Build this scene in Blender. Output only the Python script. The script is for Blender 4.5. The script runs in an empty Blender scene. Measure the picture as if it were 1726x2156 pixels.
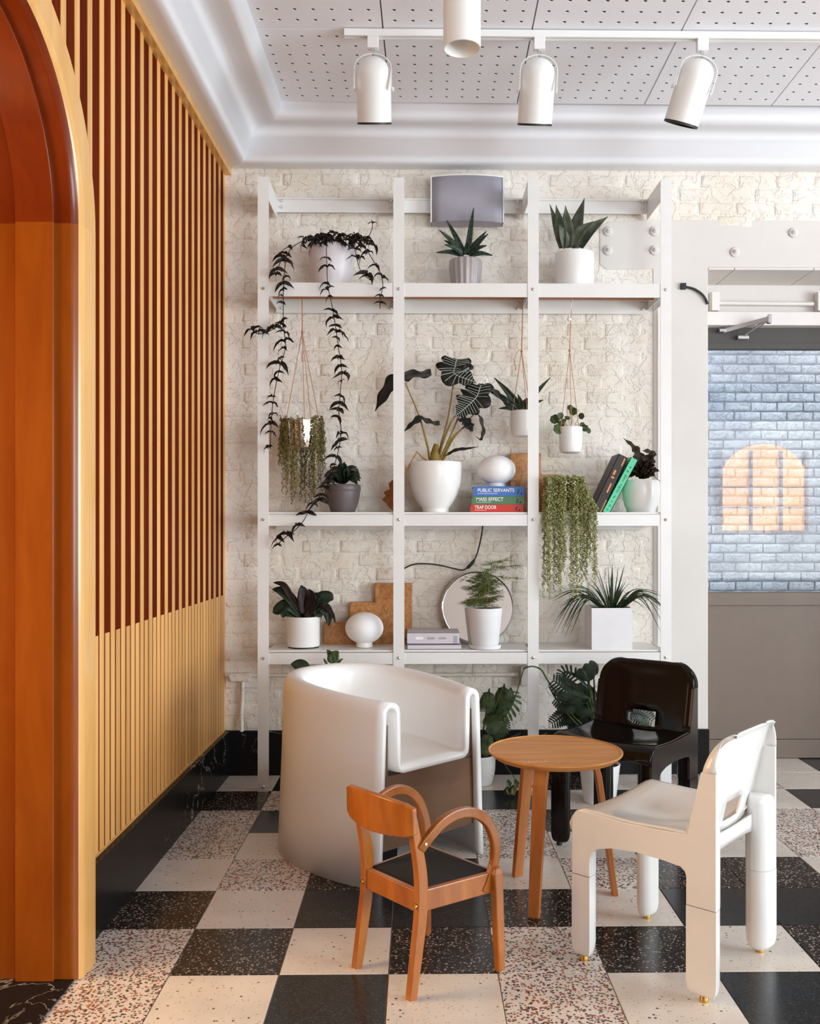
import bpy, math, random
from mathutils import Vector, Matrix, noise as mnoise

# ------------------------------------------------------------------ camera, world, lights, exposure
SC = bpy.context.scene
COL = SC.collection
IMG_W, IMG_H = 1726, 2156
F_PX, TH, CX, CY, EYE = 1975.0, 0.014, 907.7, 1112.0, 1.345
cth, sth = math.cos(TH), math.sin(TH)

cam_data = bpy.data.cameras.new('camera')
cam = bpy.data.objects.new('camera', cam_data)
COL.objects.link(cam)
cam_data.sensor_fit = 'HORIZONTAL'
cam_data.sensor_width = 36.0
cam_data.lens = 36.0 * F_PX / IMG_W
cam_data.shift_x = -(CX - IMG_W / 2) / IMG_W
cam_data.shift_y = (CY - IMG_H / 2) / IMG_W
cam_data.clip_start = 0.05
cam.location = (0, 0, EYE)
cam.rotation_euler = (math.pi / 2, 0, -TH)
SC.camera = cam

world = bpy.data.worlds.new('World')
SC.world = world
world.use_nodes = True
bg = world.node_tree.nodes['Background']
bg.inputs[0].default_value = (0.84, 0.91, 1.0, 1)
bg.inputs[1].default_value = 3.2

def area_light(name, loc, rot, sx, sy, power, color, spread=math.pi):
    d = bpy.data.lights.new(name, 'AREA')
    d.shape = 'RECTANGLE'; d.size = sx; d.size_y = sy
    d.energy = power; d.color = color; d.spread = spread
    o = bpy.data.objects.new(name, d); COL.objects.link(o)
    o.location = loc; o.rotation_euler = rot
    return o
# daylight coming in through the storefront windows on the right and behind the camera
area_light('daylight_right', (6.40, 0.3, 1.80), (0, math.pi / 2, 0), 2.5, 5.2, 385, (0.84, 0.94, 1.0))
area_light('daylight_front', (2.65, -2.92, 1.8), (math.pi / 2, 0, 0), 2.4, 2.2, 110, (0.84, 0.94, 1.0))
# warm ceiling lamps over the part of the room behind the camera
for lx, ly, le in ((-0.55, -0.9, 7), (0.7, -1.6, 5)):
    ld = bpy.data.lights.new('ceiling_lamp', 'POINT'); ld.energy = le; ld.color = (1.0, 0.62, 0.30); ld.shadow_soft_size = 0.22
    lo = bpy.data.objects.new('ceiling_lamp', ld); COL.objects.link(lo); lo.location = (lx, ly, 2.95)

vs = SC.view_settings
SC.display_settings.display_device = 'sRGB'
vs.view_transform = 'Standard'; vs.look = 'None'
vs.exposure = 0.05; vs.gamma = 1.0; vs.use_curve_mapping = False
SC.cycles.max_bounces = 10
SC.cycles.diffuse_bounces = 5
SC.cycles.use_denoising = True
SC.cycles.sample_clamp_indirect = 6.0

# ------------------------------------------------------------------ coordinates
def W(xc, zc, z=0.0):
    """room point from its distance to the right of / in front of the eye and its height"""
    return Vector((xc * cth + zc * sth, -xc * sth + zc * cth, z))
def at(px, py, Y):
    r = (px - CX) / F_PX
    zc = Y / (cth - r * sth); xc = r * zc
    return Vector((xc * cth + zc * sth, Y, EYE + (CY - py) / F_PX * zc))
def k(Y):
    return Y / F_PX

# ------------------------------------------------------------------ mesh builder
class B:
    def __init__(s): s.v = []; s.f = []
    def add(s, vs_, fs):
        n = len(s.v); s.v += [Vector(p) for p in vs_]
        s.f += [tuple(i + n for i in q) for q in fs]
        return s
    def box(s, c, d, rz=0.0, M=None):
        x, y, z = d[0] / 2, d[1] / 2, d[2] / 2
        p = [Vector(t) for t in ((-x,-y,-z),(x,-y,-z),(x,y,-z),(-x,y,-z),(-x,-y,z),(x,-y,z),(x,y,z),(-x,y,z))]
        R = M if M is not None else Matrix.Rotation(rz, 3, 'Z')
        p = [R @ q + Vector(c) for q in p]
        return s.add(p, [(0,3,2,1),(4,5,6,7),(0,1,5,4),(1,2,6,5),(2,3,7,6),(3,0,4,7)])
    def box2(s, a, b):
        a = Vector(a); b = Vector(b)
        return s.box((a + b) / 2, [abs(t) for t in (b - a)])
    def loft(s, rings, closed=False, cap0=False, cap1=False):
        m = len(rings[0]); n = len(s.v)
        for r in rings: s.v += [Vector(p) for p in r]
        for i in range(len(rings) - 1):
            for j in range(m if closed else m - 1):
                a = n + i * m + j; b = n + i * m + (j + 1) % m
                s.f.append((a, b, b + m, a + m))
        if cap0: s.f.append(tuple(n + j for j in reversed(range(m))))
        if cap1: s.f.append(tuple(n + (len(rings) - 1) * m + j for j in range(m)))
        return s
    def tube(s, pts, r, n=8, cap=True, flat=None):
        pts = [Vector(p) for p in pts]; rings = []
        N = len(pts); up = Vector((0.31, 0.17, 0.93)) if flat is None else Vector(flat)
        for i, p in enumerate(pts):
            t = (pts[min(i + 1, N - 1)] - pts[max(i - 1, 0)]).normalized()
            a = t.cross(up)
            if a.length < 1e-4: a = t.cross(Vector((1, 0, 0)))
            a.normalize(); b = a.cross(t).normalized()
            rr = r[i] if isinstance(r, (list, tuple)) else r
            if isinstance(rr, (list, tuple)): ra, rb = rr
            else: ra = rb = rr
            rings.append([p + a * (ra * math.cos(2 * math.pi * j / n)) + b * (rb * math.sin(2 * math.pi * j / n)) for j in range(n)])
        return s.loft(rings, closed=True, cap0=cap, cap1=cap)
    def bar(s, pts, w, h, up, cap=True):
        """rectangular bar swept along pts; w across, h along up"""
        pts = [Vector(p) for p in pts]; rings = []; N = len(pts); up = Vector(up)
        for i, p in enumerate(pts):
            t = (pts[min(i + 1, N - 1)] - pts[max(i - 1, 0)]).normalized()
            a = t.cross(up).normalized(); b = a.cross(t).normalized()
            ww = w[i] if isinstance(w, (list, tuple)) else w
            hh = h[i] if isinstance(h, (list, tuple)) else h
            rings.append([p + a * (sx * ww / 2) + b * (sy * hh / 2) for sx, sy in ((-1,-1),(1,-1),(1,1),(-1,1))])
        return s.loft(rings, closed=True, cap0=cap, cap1=cap)
    def lathe(s, prof, c=(0, 0, 0), n=32, rib=0, amp=0.0, M=None):
        c = Vector(c); rings = []
        for r, z in prof:
            ring = []
            for j in range(n):
                a = 2 * math.pi * j / n
                rr = r * (1 + (amp * math.cos(rib * a) if rib else 0))
                q = Vector((rr * math.cos(a), rr * math.sin(a), z))
                ring.append((M @ q if M is not None else q) + c)
            rings.append(ring)
        return s.loft(rings, closed=True)
    def prism(s, poly, ax, lo, hi):
        """poly of 2D points extruded along axis ax (0,1,2) from lo to hi"""
        def P(u, v, w):
            return Vector((w, u, v)) if ax == 0 else Vector((u, w, v)) if ax == 1 else Vector((u, v, w))
        n = len(poly)
        p = [P(u, v, lo) for u, v in poly] + [P(u, v, hi) for u, v in poly]
        fs = [tuple(range(n)), tuple(range(2 * n - 1, n - 1, -1))]
        fs += [(i, i + n, (i + 1) % n + n, (i + 1) % n) for i in range(n)]
        return s.add(p, fs)
    def ball(s, c, r, n=10, m=6, sz=1.0):
        prof = [(max(1e-5, r * math.sin(math.pi * i / m)), -r * sz * math.cos(math.pi * i / m)) for i in range(m + 1)]
        return s.lathe(prof, c, n)
    def leaf(s, pts, w, hint, fold=0.25, wav=0.0, nw=5, prof=None):
        """blade along pts; w full width; hint = direction the upper face looks to"""
        pts = [Vector(p) for p in pts]; N = len(pts); hint = Vector(hint); rings = []
        for i, p in enumerate(pts):
            t = (pts[min(i + 1, N - 1)] - pts[max(i - 1, 0)]).normalized()
            a = t.cross(hint)
            if a.length < 1e-3: a = t.cross(Vector((0.3, 1, 0.2)))
            a.normalize(); b = a.cross(t).normalized()
            u = i / (N - 1)
            q = prof(u) if prof else math.sin(math.pi * min(1, 0.06 + 0.94 * u) ** 0.8)
            h = w * 0.5 * max(q, 0.015)
            e = 1 + (wav * math.sin(u * nw * 2 * math.pi) if wav else 0)
            up = b * (fold * h + (wav * 0.6 * h * math.cos(u * nw * 2 * math.pi) if wav else 0))
            rings.append([p - a * (h * e) + up, p - a * h * 0.5 + up * 0.35, p, p + a * h * 0.5 + up * 0.35, p + a * (h * e) + up])
        return s.loft(rings)

ORG = {}
def obj(name, b, mat, parent=None, smooth=False, world=False, bevel=0.0, solid=0.0, soff=-1.0, mesh=None, loc=None):
    if mesh is None:
        vs_ = b.v
        org = ORG.get(parent, Vector((0, 0, 0)))
        if world and parent is not None: vs_ = [p - org for p in vs_]
        mesh = bpy.data.meshes.new(name)
        mesh.from_pydata([tuple(p) for p in vs_], [], b.f)
        mesh.materials.append(mat)
        if smooth:
            mesh.polygons.foreach_set('use_smooth', [True] * len(mesh.polygons))
            mesh.set_sharp_from_angle(angle=math.radians(smooth if smooth is not True else 38))
        mesh.update()
    o = bpy.data.objects.new(name, mesh)
    COL.objects.link(o)
    if parent is not None:
        o.parent = parent; ORG[o] = ORG.get(parent, Vector((0, 0, 0)))
    if loc is not None: o.location = loc
    if bevel:
        m = o.modifiers.new('Bevel', 'BEVEL'); m.width = bevel; m.segments = 2; m.limit_method = 'ANGLE'
    if solid:
        m = o.modifiers.new('Solidify', 'SOLIDIFY'); m.thickness = solid; m.offset = soff
    return o
def tag(o, label=None, cat=None, group=None, kind=None):
    if label: o['label'] = label
    if cat: o['category'] = cat
    if group: o['group'] = group
    if kind: o['kind'] = kind
    return o
def thing(name, label, cat, loc, rz=0.0, group=None):
    o = bpy.data.objects.new(name, None); COL.objects.link(o)
    o.empty_display_size = 0.1
    o.location = loc; o.rotation_euler = (0, 0, rz)
    ORG[o] = Vector(loc)
    return tag(o, label, cat, group)
def struct(name, b, mat, **kw):
    o = obj(name, b, mat, **kw); o['kind'] = 'structure'; return o
def spline(pts, n=6):
    """Catmull-Rom through pts"""
    P = [Vector(p) for p in pts]; P = [P[0] * 2 - P[1]] + P + [P[-1] * 2 - P[-2]]; out = []
    for i in range(1, len(P) - 2):
        a, b, c, d = P[i - 1], P[i], P[i + 1], P[i + 2]
        for j in range(n):
            t = j / n
            out.append(0.5 * ((2 * b) + (c - a) * t + (2 * a - 5 * b + 4 * c - d) * t * t + (3 * b - a - 3 * c + d) * t ** 3))
    out.append(P[-2]); return out

# ------------------------------------------------------------------ materials
def new_mat(name):
    m = bpy.data.materials.new(name); m.use_nodes = True
    nt = m.node_tree
    return m, nt, nt.nodes['Principled BSDF']
def link(nt, a, b): nt.links.new(a, b)
def N(nt, t, **kw):
    n = nt.nodes.new(t)
    for a, v in kw.items(): setattr(n, a, v)
    return n
def ramp(nt, stops, interp='LINEAR'):
    n = nt.nodes.new('ShaderNodeValToRGB'); cr = n.color_ramp; cr.interpolation = interp
    while len(cr.elements) > 1: cr.elements.remove(cr.elements[-1])
    for i, (p, c) in enumerate(stops):
        e = cr.elements[0] if i == 0 else cr.elements.new(p)
        e.position = p; e.color = (*c, 1)
    return n
def bump(nt, bs, h, dist, strength=1.0):
    n = nt.nodes.new('ShaderNodeBump'); n.inputs['Distance'].default_value = dist
    n.inputs['Strength'].default_value = strength
    nt.links.new(h, n.inputs['Height']); nt.links.new(n.outputs[0], bs.inputs['Normal'])
def coords(nt, scale=(1, 1, 1), world=True):
    mp = nt.nodes.new('ShaderNodeMapping'); mp.inputs['Scale'].default_value = scale
    if world:
        g = nt.nodes.new('ShaderNodeNewGeometry'); nt.links.new(g.outputs['Position'], mp.inputs[0])
    else:
        g = nt.nodes.new('ShaderNodeTexCoord'); nt.links.new(g.outputs['Object'], mp.inputs[0])
    return mp.outputs[0]
def noise(nt, co, scale, detail=4, rough=0.55, dist=0.0):
    n = nt.nodes.new('ShaderNodeTexNoise')
    n.inputs['Scale'].default_value = scale; n.inputs['Detail'].default_value = detail
    n.inputs['Roughness'].default_value = rough; n.inputs['Distortion'].default_value = dist
    nt.links.new(co, n.inputs['Vector']); return n
def voro(nt, co, scale, feature='F1'):
    n = nt.nodes.new('ShaderNodeTexVoronoi'); n.feature = feature
    n.inputs['Scale'].default_value = scale; nt.links.new(co, n.inputs['Vector']); return n
def mixc(nt, fac, a, b):
    n = nt.nodes.new('ShaderNodeMix'); n.data_type = 'RGBA'
    for sck, val in ((n.inputs[0], fac), (n.inputs[6], a), (n.inputs[7], b)):
        if hasattr(val, 'default_value') or hasattr(val, 'is_output'): nt.links.new(val, sck)
        elif isinstance(val, (int, float)): sck.default_value = val
        else: sck.default_value = (*val, 1)
    return n.outputs[2]
def math_(nt, op, a, b=None):
    n = nt.nodes.new('ShaderNodeMath'); n.operation = op
    for i, v in enumerate((a, b)):
        if v is None: continue
        if isinstance(v, (int, float)): n.inputs[i].default_value = v
        else: nt.links.new(v, n.inputs[i])
    return n.outputs[0]
def plain(name, c, rough=0.5, metal=0.0, var=0.06, vs_=9.0, bmp=0.0, bs_=60.0, spec=None, coat=0.0):
    """paint, ceramic, plastic or metal with a slight mottling"""
    m, nt, bs = new_mat(name)
    co = coords(nt, world=False)
    n = noise(nt, co, vs_, 3)
    lo = tuple(max(0, t * (1 - var)) for t in c); hi = tuple(min(1, t * (1 + var)) for t in c)
    r = ramp(nt, [(0.3, lo), (0.7, hi)]); link(nt, n.outputs[0], r.inputs[0])
    link(nt, r.outputs[0], bs.inputs['Base Color'])
    bs.inputs['Roughness'].default_value = rough; bs.inputs['Metallic'].default_value = metal
    if spec is not None: bs.inputs['Specular IOR Level'].default_value = spec
    if coat: bs.inputs['Coat Weight'].default_value = coat; bs.inputs['Coat Roughness'].default_value = 0.08
    if bmp:
        n2 = noise(nt, co, bs_, 3); bump(nt, bs, n2.outputs[0], bmp)
    return m
def wood(name, a, b, rough=0.35, grain=(26, 26, 1.3), var=0.25, ring=1.0, coat=0.0, world=False, spec=0.5):
    m, nt, bs = new_mat(name)
    co = coords(nt, grain, world)
    inf = N(nt, 'ShaderNodeObjectInfo')
    ad = N(nt, 'ShaderNodeVectorMath', operation='ADD'); link(nt, co, ad.inputs[0])
    sc = N(nt, 'ShaderNodeVectorMath', operation='SCALE'); sc.inputs[0].default_value = (37, 19, 53)
    link(nt, inf.outputs['Random'], sc.inputs['Scale']); link(nt, sc.outputs[0], ad.inputs[1])
    n = noise(nt, ad.outputs[0], ring, 6, 0.6, 0.6)
    r = ramp(nt, [(0.28, a), (0.72, b)]); link(nt, n.outputs[0], r.inputs[0])
    hs = N(nt, 'ShaderNodeHueSaturation'); link(nt, r.outputs[0], hs.inputs['Color'])
    mr = N(nt, 'ShaderNodeMapRange'); mr.inputs['To Min'].default_value = 1 - var; mr.inputs['To Max'].default_value = 1 + var * 0.5
    link(nt, inf.outputs['Random'], mr.inputs[0]); link(nt, mr.outputs[0], hs.inputs['Value'])
    link(nt, hs.outputs[0], bs.inputs['Base Color'])
    bs.inputs['Roughness'].default_value = rough
    if coat: bs.inputs['Coat Weight'].default_value = coat; bs.inputs['Coat Roughness'].default_value = 0.15
    bs.inputs['Specular IOR Level'].default_value = spec
    bump(nt, bs, n.outputs[0], 0.0006)
    return m
def terrazzo(name, base, chips, scale, rad, keep=1.0, rough=0.22, fine=None):
    m, nt, bs = new_mat(name)
    co = coords(nt)
    v = voro(nt, co, scale)
    sep = N(nt, 'ShaderNodeSeparateColor'); link(nt, v.outputs['Color'], sep.inputs[0])
    cr = ramp(nt, [(i / len(chips), c) for i, c in enumerate(chips)], 'CONSTANT')
    link(nt, sep.outputs[0], cr.inputs[0])
    m1 = math_(nt, 'LESS_THAN', v.outputs['Distance'], rad)
    m2 = math_(nt, 'LESS_THAN', sep.outputs[1], keep)
    msk = math_(nt, 'MULTIPLY', m1, m2)
    nb = noise(nt, co, 3.5, 4)
    rb = ramp(nt, [(0.3, tuple(t * 0.86 for t in base)), (0.7, tuple(min(1, t * 1.08) for t in base))]); link(nt, nb.outputs[0], rb.inputs[0])
    col = mixc(nt, msk, rb.outputs[0], cr.outputs[0])
    if fine:
        v2 = voro(nt, co, scale * 2.3)
        s2 = N(nt, 'ShaderNodeSeparateColor'); link(nt, v2.outputs['Color'], s2.inputs[0])
        f = math_(nt, 'MULTIPLY', math_(nt, 'LESS_THAN', v2.outputs['Distance'], 0.4), math_(nt, 'LESS_THAN', s2.outputs[1], fine[1]))
        col = mixc(nt, f, col, fine[0])
    link(nt, col, bs.inputs['Base Color']); bs.inputs['Roughness'].default_value = rough
    bs.inputs['Specular IOR Level'].default_value = 0.35
    return m
def painted_brick(name, c1, c2, c3, strength=1.0):
    m, nt, bs = new_mat(name)
    co = coords(nt)
    n1 = noise(nt, co, 2.1, 4); n2 = noise(nt, co, 26, 5, 0.6, 0.4); n3 = noise(nt, co, 15, 5, 0.62, 0.5)
    r = ramp(nt, [(0.3, c1), (0.62, c2)]); link(nt, n1.outputs[0], r.inputs[0])
    st = ramp(nt, [(0.60, (0, 0, 0)), (0.74, (1, 1, 1))]); link(nt, n3.outputs[0], st.inputs[0])
    col = mixc(nt, math_(nt, 'MULTIPLY', st.outputs[0], 0.75), r.outputs[0], c3)
    link(nt, col, bs.inputs['Base Color']); bs.inputs['Roughness'].default_value = 0.5
    fl = ramp(nt, [(0.44, (0, 0, 0)), (0.50, (0.8, 0.8, 0.8)), (0.8, (1, 1, 1))]); link(nt, n3.outputs[0], fl.inputs[0])
    h = math_(nt, 'ADD', math_(nt, 'MULTIPLY', fl.outputs[0], 0.45), math_(nt, 'MULTIPLY', n2.outputs[0], 0.55))
    bump(nt, bs, h, 0.0065 * strength)
    return m

M = {}
M['shelf'] = plain('white_lacquered_steel', (0.80, 0.79, 0.77), 0.35, var=0.02)
M['wallpaint'] = painted_brick('cream_painted_brick', (0.80, 0.73, 0.62), (0.87, 0.82, 0.755), (0.64, 0.49, 0.33))
M['plaster'] = plain('smooth_white_plaster', (0.70, 0.665, 0.63), 0.6, var=0.03, vs_=2.5, bmp=0.0015, bs_=14)
M['cove'] = plain('white_cove_plaster', (0.86, 0.875, 0.91), 0.45, var=0.02, vs_=1.5)
M['ceiling'] = plain('ceiling_tile_paint', (0.91, 0.92, 0.97), 0.6, var=0.02, vs_=3)
M['ceilgap'] = plain('ceiling_joint', (0.22, 0.18, 0.15), 0.8)
M['hole'] = plain('hole_lining', (0.05, 0.045, 0.045), 0.9)
M['slat'] = wood('pale_gold_slat_wood', (0.72, 0.335, 0.080), (0.90, 0.505, 0.185), 0.40, (34, 34, 1.1), 0.22)
M['slatback'] = wood('red_brown_backing_wood', (0.09, 0.010, 0.001), (0.16, 0.018, 0.002), 0.8, (20, 20, 1.2), 0.1, spec=0.05)
M['arch'] = wood('shaded_orange_maple', (0.22, 0.044, 0.002), (0.31, 0.076, 0.005), 0.28, (9, 9, 1.6), 0.12, coat=0.25)  # deep tone carries the jamb's shade and the hall's orange light
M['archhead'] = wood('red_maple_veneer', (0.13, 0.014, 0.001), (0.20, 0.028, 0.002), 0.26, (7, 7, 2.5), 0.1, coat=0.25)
M['casing'] = wood('daylit_maple_casing', (0.70, 0.36, 0.10), (0.80, 0.46, 0.16), 0.25, (12, 12, 1.4), 0.05, coat=0.3)  # pale tone carries the daylight on the casing's front face
def marble():
    m, nt, bs = new_mat('black_marble')
    co = coords(nt)
    n = noise(nt, co, 2.2, 6, 0.55, 1.6)
    v = math_(nt, 'ABSOLUTE', math_(nt, 'SUBTRACT', n.outputs[0], 0.5))
    r = ramp(nt, [(0.0, (0.38, 0.36, 0.33)), (0.006, (0.012, 0.012, 0.012)), (1, (0.010, 0.010, 0.010))])
    link(nt, v, r.inputs[0])
    n2 = noise(nt, co, 1.3, 2); f = ramp(nt, [(0.48, (0, 0, 0)), (0.6, (1, 1, 1))]); link(nt, n2.outputs[0], f.inputs[0])
    link(nt, mixc(nt, f.outputs[0], (0.011, 0.010, 0.010), r.outputs[0]), bs.inputs['Base Color'])
    bs.inputs['Roughness'].default_value = 0.25; bs.inputs['Specular IOR Level'].default_value = 0.08
    return m
M['marble'] = marble()
M['W'] = terrazzo('cream_terrazzo', (0.72, 0.66, 0.60), [(0.10, 0.07, 0.05), (0.45, 0.25, 0.14), (0.16, 0.14, 0.13), (0.50, 0.36, 0.22)], 60, 0.26, 0.11, fine=((0.50, 0.44, 0.38), 0.12))
M['S'] = terrazzo('red_speckled_terrazzo', (0.70, 0.64, 0.59), [(0.06, 0.05, 0.05), (0.30, 0.08, 0.05), (0.16, 0.12, 0.11), (0.42, 0.17, 0.11), (0.10, 0.09, 0.09), (0.72, 0.68, 0.62)], 110, 0.52, 0.80)
M['D'] = terrazzo('dark_speckled_terrazzo', (0.018, 0.014, 0.012), [(0.30, 0.25, 0.22), (0.09, 0.06, 0.045), (0.18, 0.14, 0.12), (0.42, 0.37, 0.33), (0.10, 0.08, 0.07)], 120, 0.42, 0.62)
M['K'] = terrazzo('charcoal_terrazzo', (0.018, 0.019, 0.020), [(0.032, 0.032, 0.032), (0.045, 0.048, 0.05), (0.010, 0.010, 0.010)], 190, 0.5, 0.8)
M['grout'] = plain('grout', (0.40, 0.31, 0.26), 0.8)
M['metal'] = plain('grey_metal', (0.55, 0.55, 0.58), 0.3, 1.0)
M['chrome'] = plain('chrome', (0.75, 0.76, 0.78), 0.12, 1.0, var=0.02)
M['brass'] = plain('brass', (0.62, 0.38, 0.10), 0.3, 1.0)
M['copper'] = plain('copper_rod_and_cord', (0.48, 0.20, 0.10), 0.5)
M['lampwhite'] = plain('white_lamp_enamel', (0.84, 0.84, 0.82), 0.30, var=0.01)
M['black'] = plain('black_rubber', (0.012, 0.011, 0.011), 0.5)
M['speaker'] = plain('lavender_grey_grille', (0.40, 0.39, 0.45), 0.75, var=0.05, bmp=0.0008, bs_=600)
M['plastic'] = plain('white_abs_plastic', (0.75, 0.735, 0.71), 0.26, var=0.02, coat=0.3)
M['blackplastic'] = plain('glossy_black_plastic', (0.008, 0.005, 0.004), 0.16, spec=0.25)
M['tub'] = plain('white_fibreglass', (0.91, 0.90, 0.88), 0.32, var=0.02, vs_=3, coat=0.15)
M['ply'] = wood('brown_plywood', (0.10, 0.042, 0.016), (0.17, 0.080, 0.034), 0.5, (3, 3, 6), 0.05)
M['chairwood'] = wood('varnished_beech', (0.27, 0.068, 0.006), (0.45, 0.145, 0.017), 0.30, (14, 14, 5), 0.15, coat=0.35)
M['oak'] = wood('oak_table_top', (0.50, 0.19, 0.042), (0.72, 0.34, 0.10), 0.42, (2.2, 26, 26), 0.0, spec=0.3)
M['oakleg'] = wood('oak_table_leg', (0.36, 0.115, 0.025), (0.50, 0.19, 0.05), 0.35, (30, 30, 2), 0.1)
M['fabric'] = plain('black_felt', (0.010, 0.010, 0.012), 0.95, bmp=0.0004, bs_=900)
M['ceramic'] = plain('white_ceramic', (0.84, 0.83, 0.81), 0.28, var=0.02)
M['matteceramic'] = plain('matte_white_ceramic', (0.80, 0.79, 0.80), 0.6, var=0.03)
M['blush'] = plain('pale_glazed_ceramic', (0.74, 0.70, 0.72), 0.35, var=0.05)
M['ribbed'] = plain('grey_ribbed_ceramic', (0.40, 0.36, 0.36), 0.35, var=0.12)
M['brownpot'] = plain('dark_brown_ceramic', (0.13, 0.105, 0.105), 0.42, var=0.15)
M['silverpot'] = plain('mirrored_planter', (0.72, 0.66, 0.60), 0.14, 1.0)
M['soil'] = plain('potting_soil', (0.020, 0.014, 0.010), 0.95, bmp=0.004, bs_=90)
M['opal'] = plain('opal_glass', (0.92, 0.92, 0.93), 0.8, var=0.01, spec=0.12)
M['mirror'] = plain('mirror_glass', (0.86, 0.84, 0.82), 0.03, 1.0, var=0.0)
M['burl'] = None
def burl():
    m, nt, bs = new_mat('burl_wood')
    co = coords(nt, world=False)
    n = noise(nt, co, 14, 6, 0.65, 2.5); r = ramp(nt, [(0.32, (0.22, 0.075, 0.018)), (0.5, (0.46, 0.20, 0.06)), (0.7, (0.60, 0.31, 0.11))])
    link(nt, n.outputs[0], r.inputs[0]); link(nt, r.outputs[0], bs.inputs['Base Color']); bs.inputs['Roughness'].default_value = 0.4
    return m
M['burl'] = burl()
def leafmat(name, dark, light, scale=30, rough=0.42, vein=None):
    m, nt, bs = new_mat(name)
    co = coords(nt, world=False)
    n = noise(nt, co, scale, 4); r = ramp(nt, [(0.35, dark), (0.68, light)])
    link(nt, n.outputs[0], r.inputs[0]); col = r.outputs[0]
    link(nt, col, bs.inputs['Base Color']); bs.inputs['Roughness'].default_value = rough; bs.inputs['Specular IOR Level'].default_value = 0.22
    return m
M['vine'] = leafmat('dark_vine_leaf', (0.010, 0.007, 0.006), (0.022, 0.014, 0.011), 40, 0.55)
M['vinestem'] = leafmat('vine_stem', (0.03, 0.018, 0.012), (0.05, 0.03, 0.02))
M['haworthia'] = leafmat('banded_succulent_leaf', (0.010, 0.018, 0.013), (0.05, 0.085, 0.06), 75, 0.4)
M['snake'] = leafmat('silver_green_leaf', (0.045, 0.060, 0.040), (0.16, 0.18, 0.13), 14, 0.4)
M['pearl'] = leafmat('trailing_bead_leaf', (0.12, 0.15, 0.035), (0.50, 0.53, 0.22), 60, 0.45)
M['pearl2'] = leafmat('olive_trailing_leaf', (0.06, 0.06, 0.018), (0.30, 0.24, 0.075), 60, 0.5)
M['green'] = leafmat('green_leaf', (0.018, 0.034, 0.012), (0.085, 0.125, 0.042), 26, 0.38)
M['darkgreen'] = leafmat('dark_green_leaf', (0.008, 0.015, 0.009), (0.036, 0.055, 0.030), 26, 0.35)
M['purple'] = leafmat('purple_black_leaf', (0.012, 0.006, 0.006), (0.03, 0.014, 0.013), 30, 0.4)
M['alocasia'] = leafmat('alocasia_leaf', (0.012, 0.012, 0.011), (0.030, 0.026, 0.022), 30, 0.35)
M['vein'] = leafmat('pale_leaf_vein', (0.42, 0.50, 0.46), (0.52, 0.60, 0.52), 30, 0.5)
M['stem'] = leafmat('olive_stem', (0.20, 0.13, 0.03), (0.34, 0.24, 0.06), 20, 0.5)
M['orangestem'] = leafmat('orange_stem', (0.45, 0.20, 0.03), (0.55, 0.27, 0.05), 20, 0.5)
M['fern'] = leafmat('fern_green', (0.05, 0.075, 0.018), (0.13, 0.16, 0.045), 40, 0.6)
M['grass'] = leafmat('grassy_leaf', (0.020, 0.034, 0.018), (0.07, 0.095, 0.05), 20, 0.45)
M['brownleaf'] = leafmat('brown_crinkled_leaf', (0.016, 0.010, 0.006), (0.07, 0.045, 0.025), 45, 0.45)
M['dryleaf'] = leafmat('dry_autumn_leaf', (0.16, 0.045, 0.012), (0.26, 0.08, 0.02), 30, 0.6)
def tone(n, c, r=0.5): M[n] = plain(n, c, r, var=0.03)
tone('book_blue', (0.045, 0.16, 0.50)); tone('book_green', (0.075, 0.20, 0.085)); tone('book_red', (0.62, 0.030, 0.012))
tone('book_mint', (0.10, 0.62, 0.33)); tone('book_brown', (0.022, 0.010, 0.007)); tone('paper', (0.72, 0.69, 0.64), 0.8)
tone('print_white', (0.88, 0.88, 0.88)); tone('print_dark', (0.02, 0.03, 0.05)); tone('print_orange', (0.75, 0.28, 0.08)); tone('print_teal', (0.03, 0.25, 0.16))
tone('magazine', (0.62, 0.58, 0.62)); tone('magazine_dark', (0.12, 0.11, 0.12)); tone('print_grey', (0.40, 0.38, 0.40))
tone('door_taupe', (0.165, 0.122, 0.095), 0.45); tone('door_dark', (0.055, 0.048, 0.042), 0.5); tone('doorframe', (0.78, 0.74, 0.72), 0.5)
tone('roomwall', (0.34, 0.31, 0.28), 0.7); tone('hallfloor', (0.25, 0.20, 0.15), 0.6); tone('pavement', (0.35, 0.35, 0.36), 0.9)
M['outbrick'] = painted_brick('pale_blue_painted_brick', (0.42, 0.45, 0.52), (0.74, 0.76, 0.80), (0.26, 0.25, 0.31), 2.2)
M['outmortar'] = plain('weathered_mortar', (0.36, 0.38, 0.44), 0.9, var=0.3, vs_=4)
def glass():
    m, nt, bs = new_mat('clear_glass')
    nt.nodes.remove(bs); out = nt.nodes['Material Output']
    t = N(nt, 'ShaderNodeBsdfTransparent'); t.inputs[0].default_value = (0.93, 0.96, 0.97, 1)
    g = N(nt, 'ShaderNodeBsdfGlossy'); g.inputs['Roughness'].default_value = 0.0
    fr = N(nt, 'ShaderNodeFresnel'); fr.inputs[0].default_value = 1.9
    mx = N(nt, 'ShaderNodeMixShader'); link(nt, fr.outputs[0], mx.inputs[0]); link(nt, t.outputs[0], mx.inputs[1]); link(nt, g.outputs[0], mx.inputs[2])
    link(nt, mx.outputs[0], out.inputs[0])
    return m
M['glass'] = glass()
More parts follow.
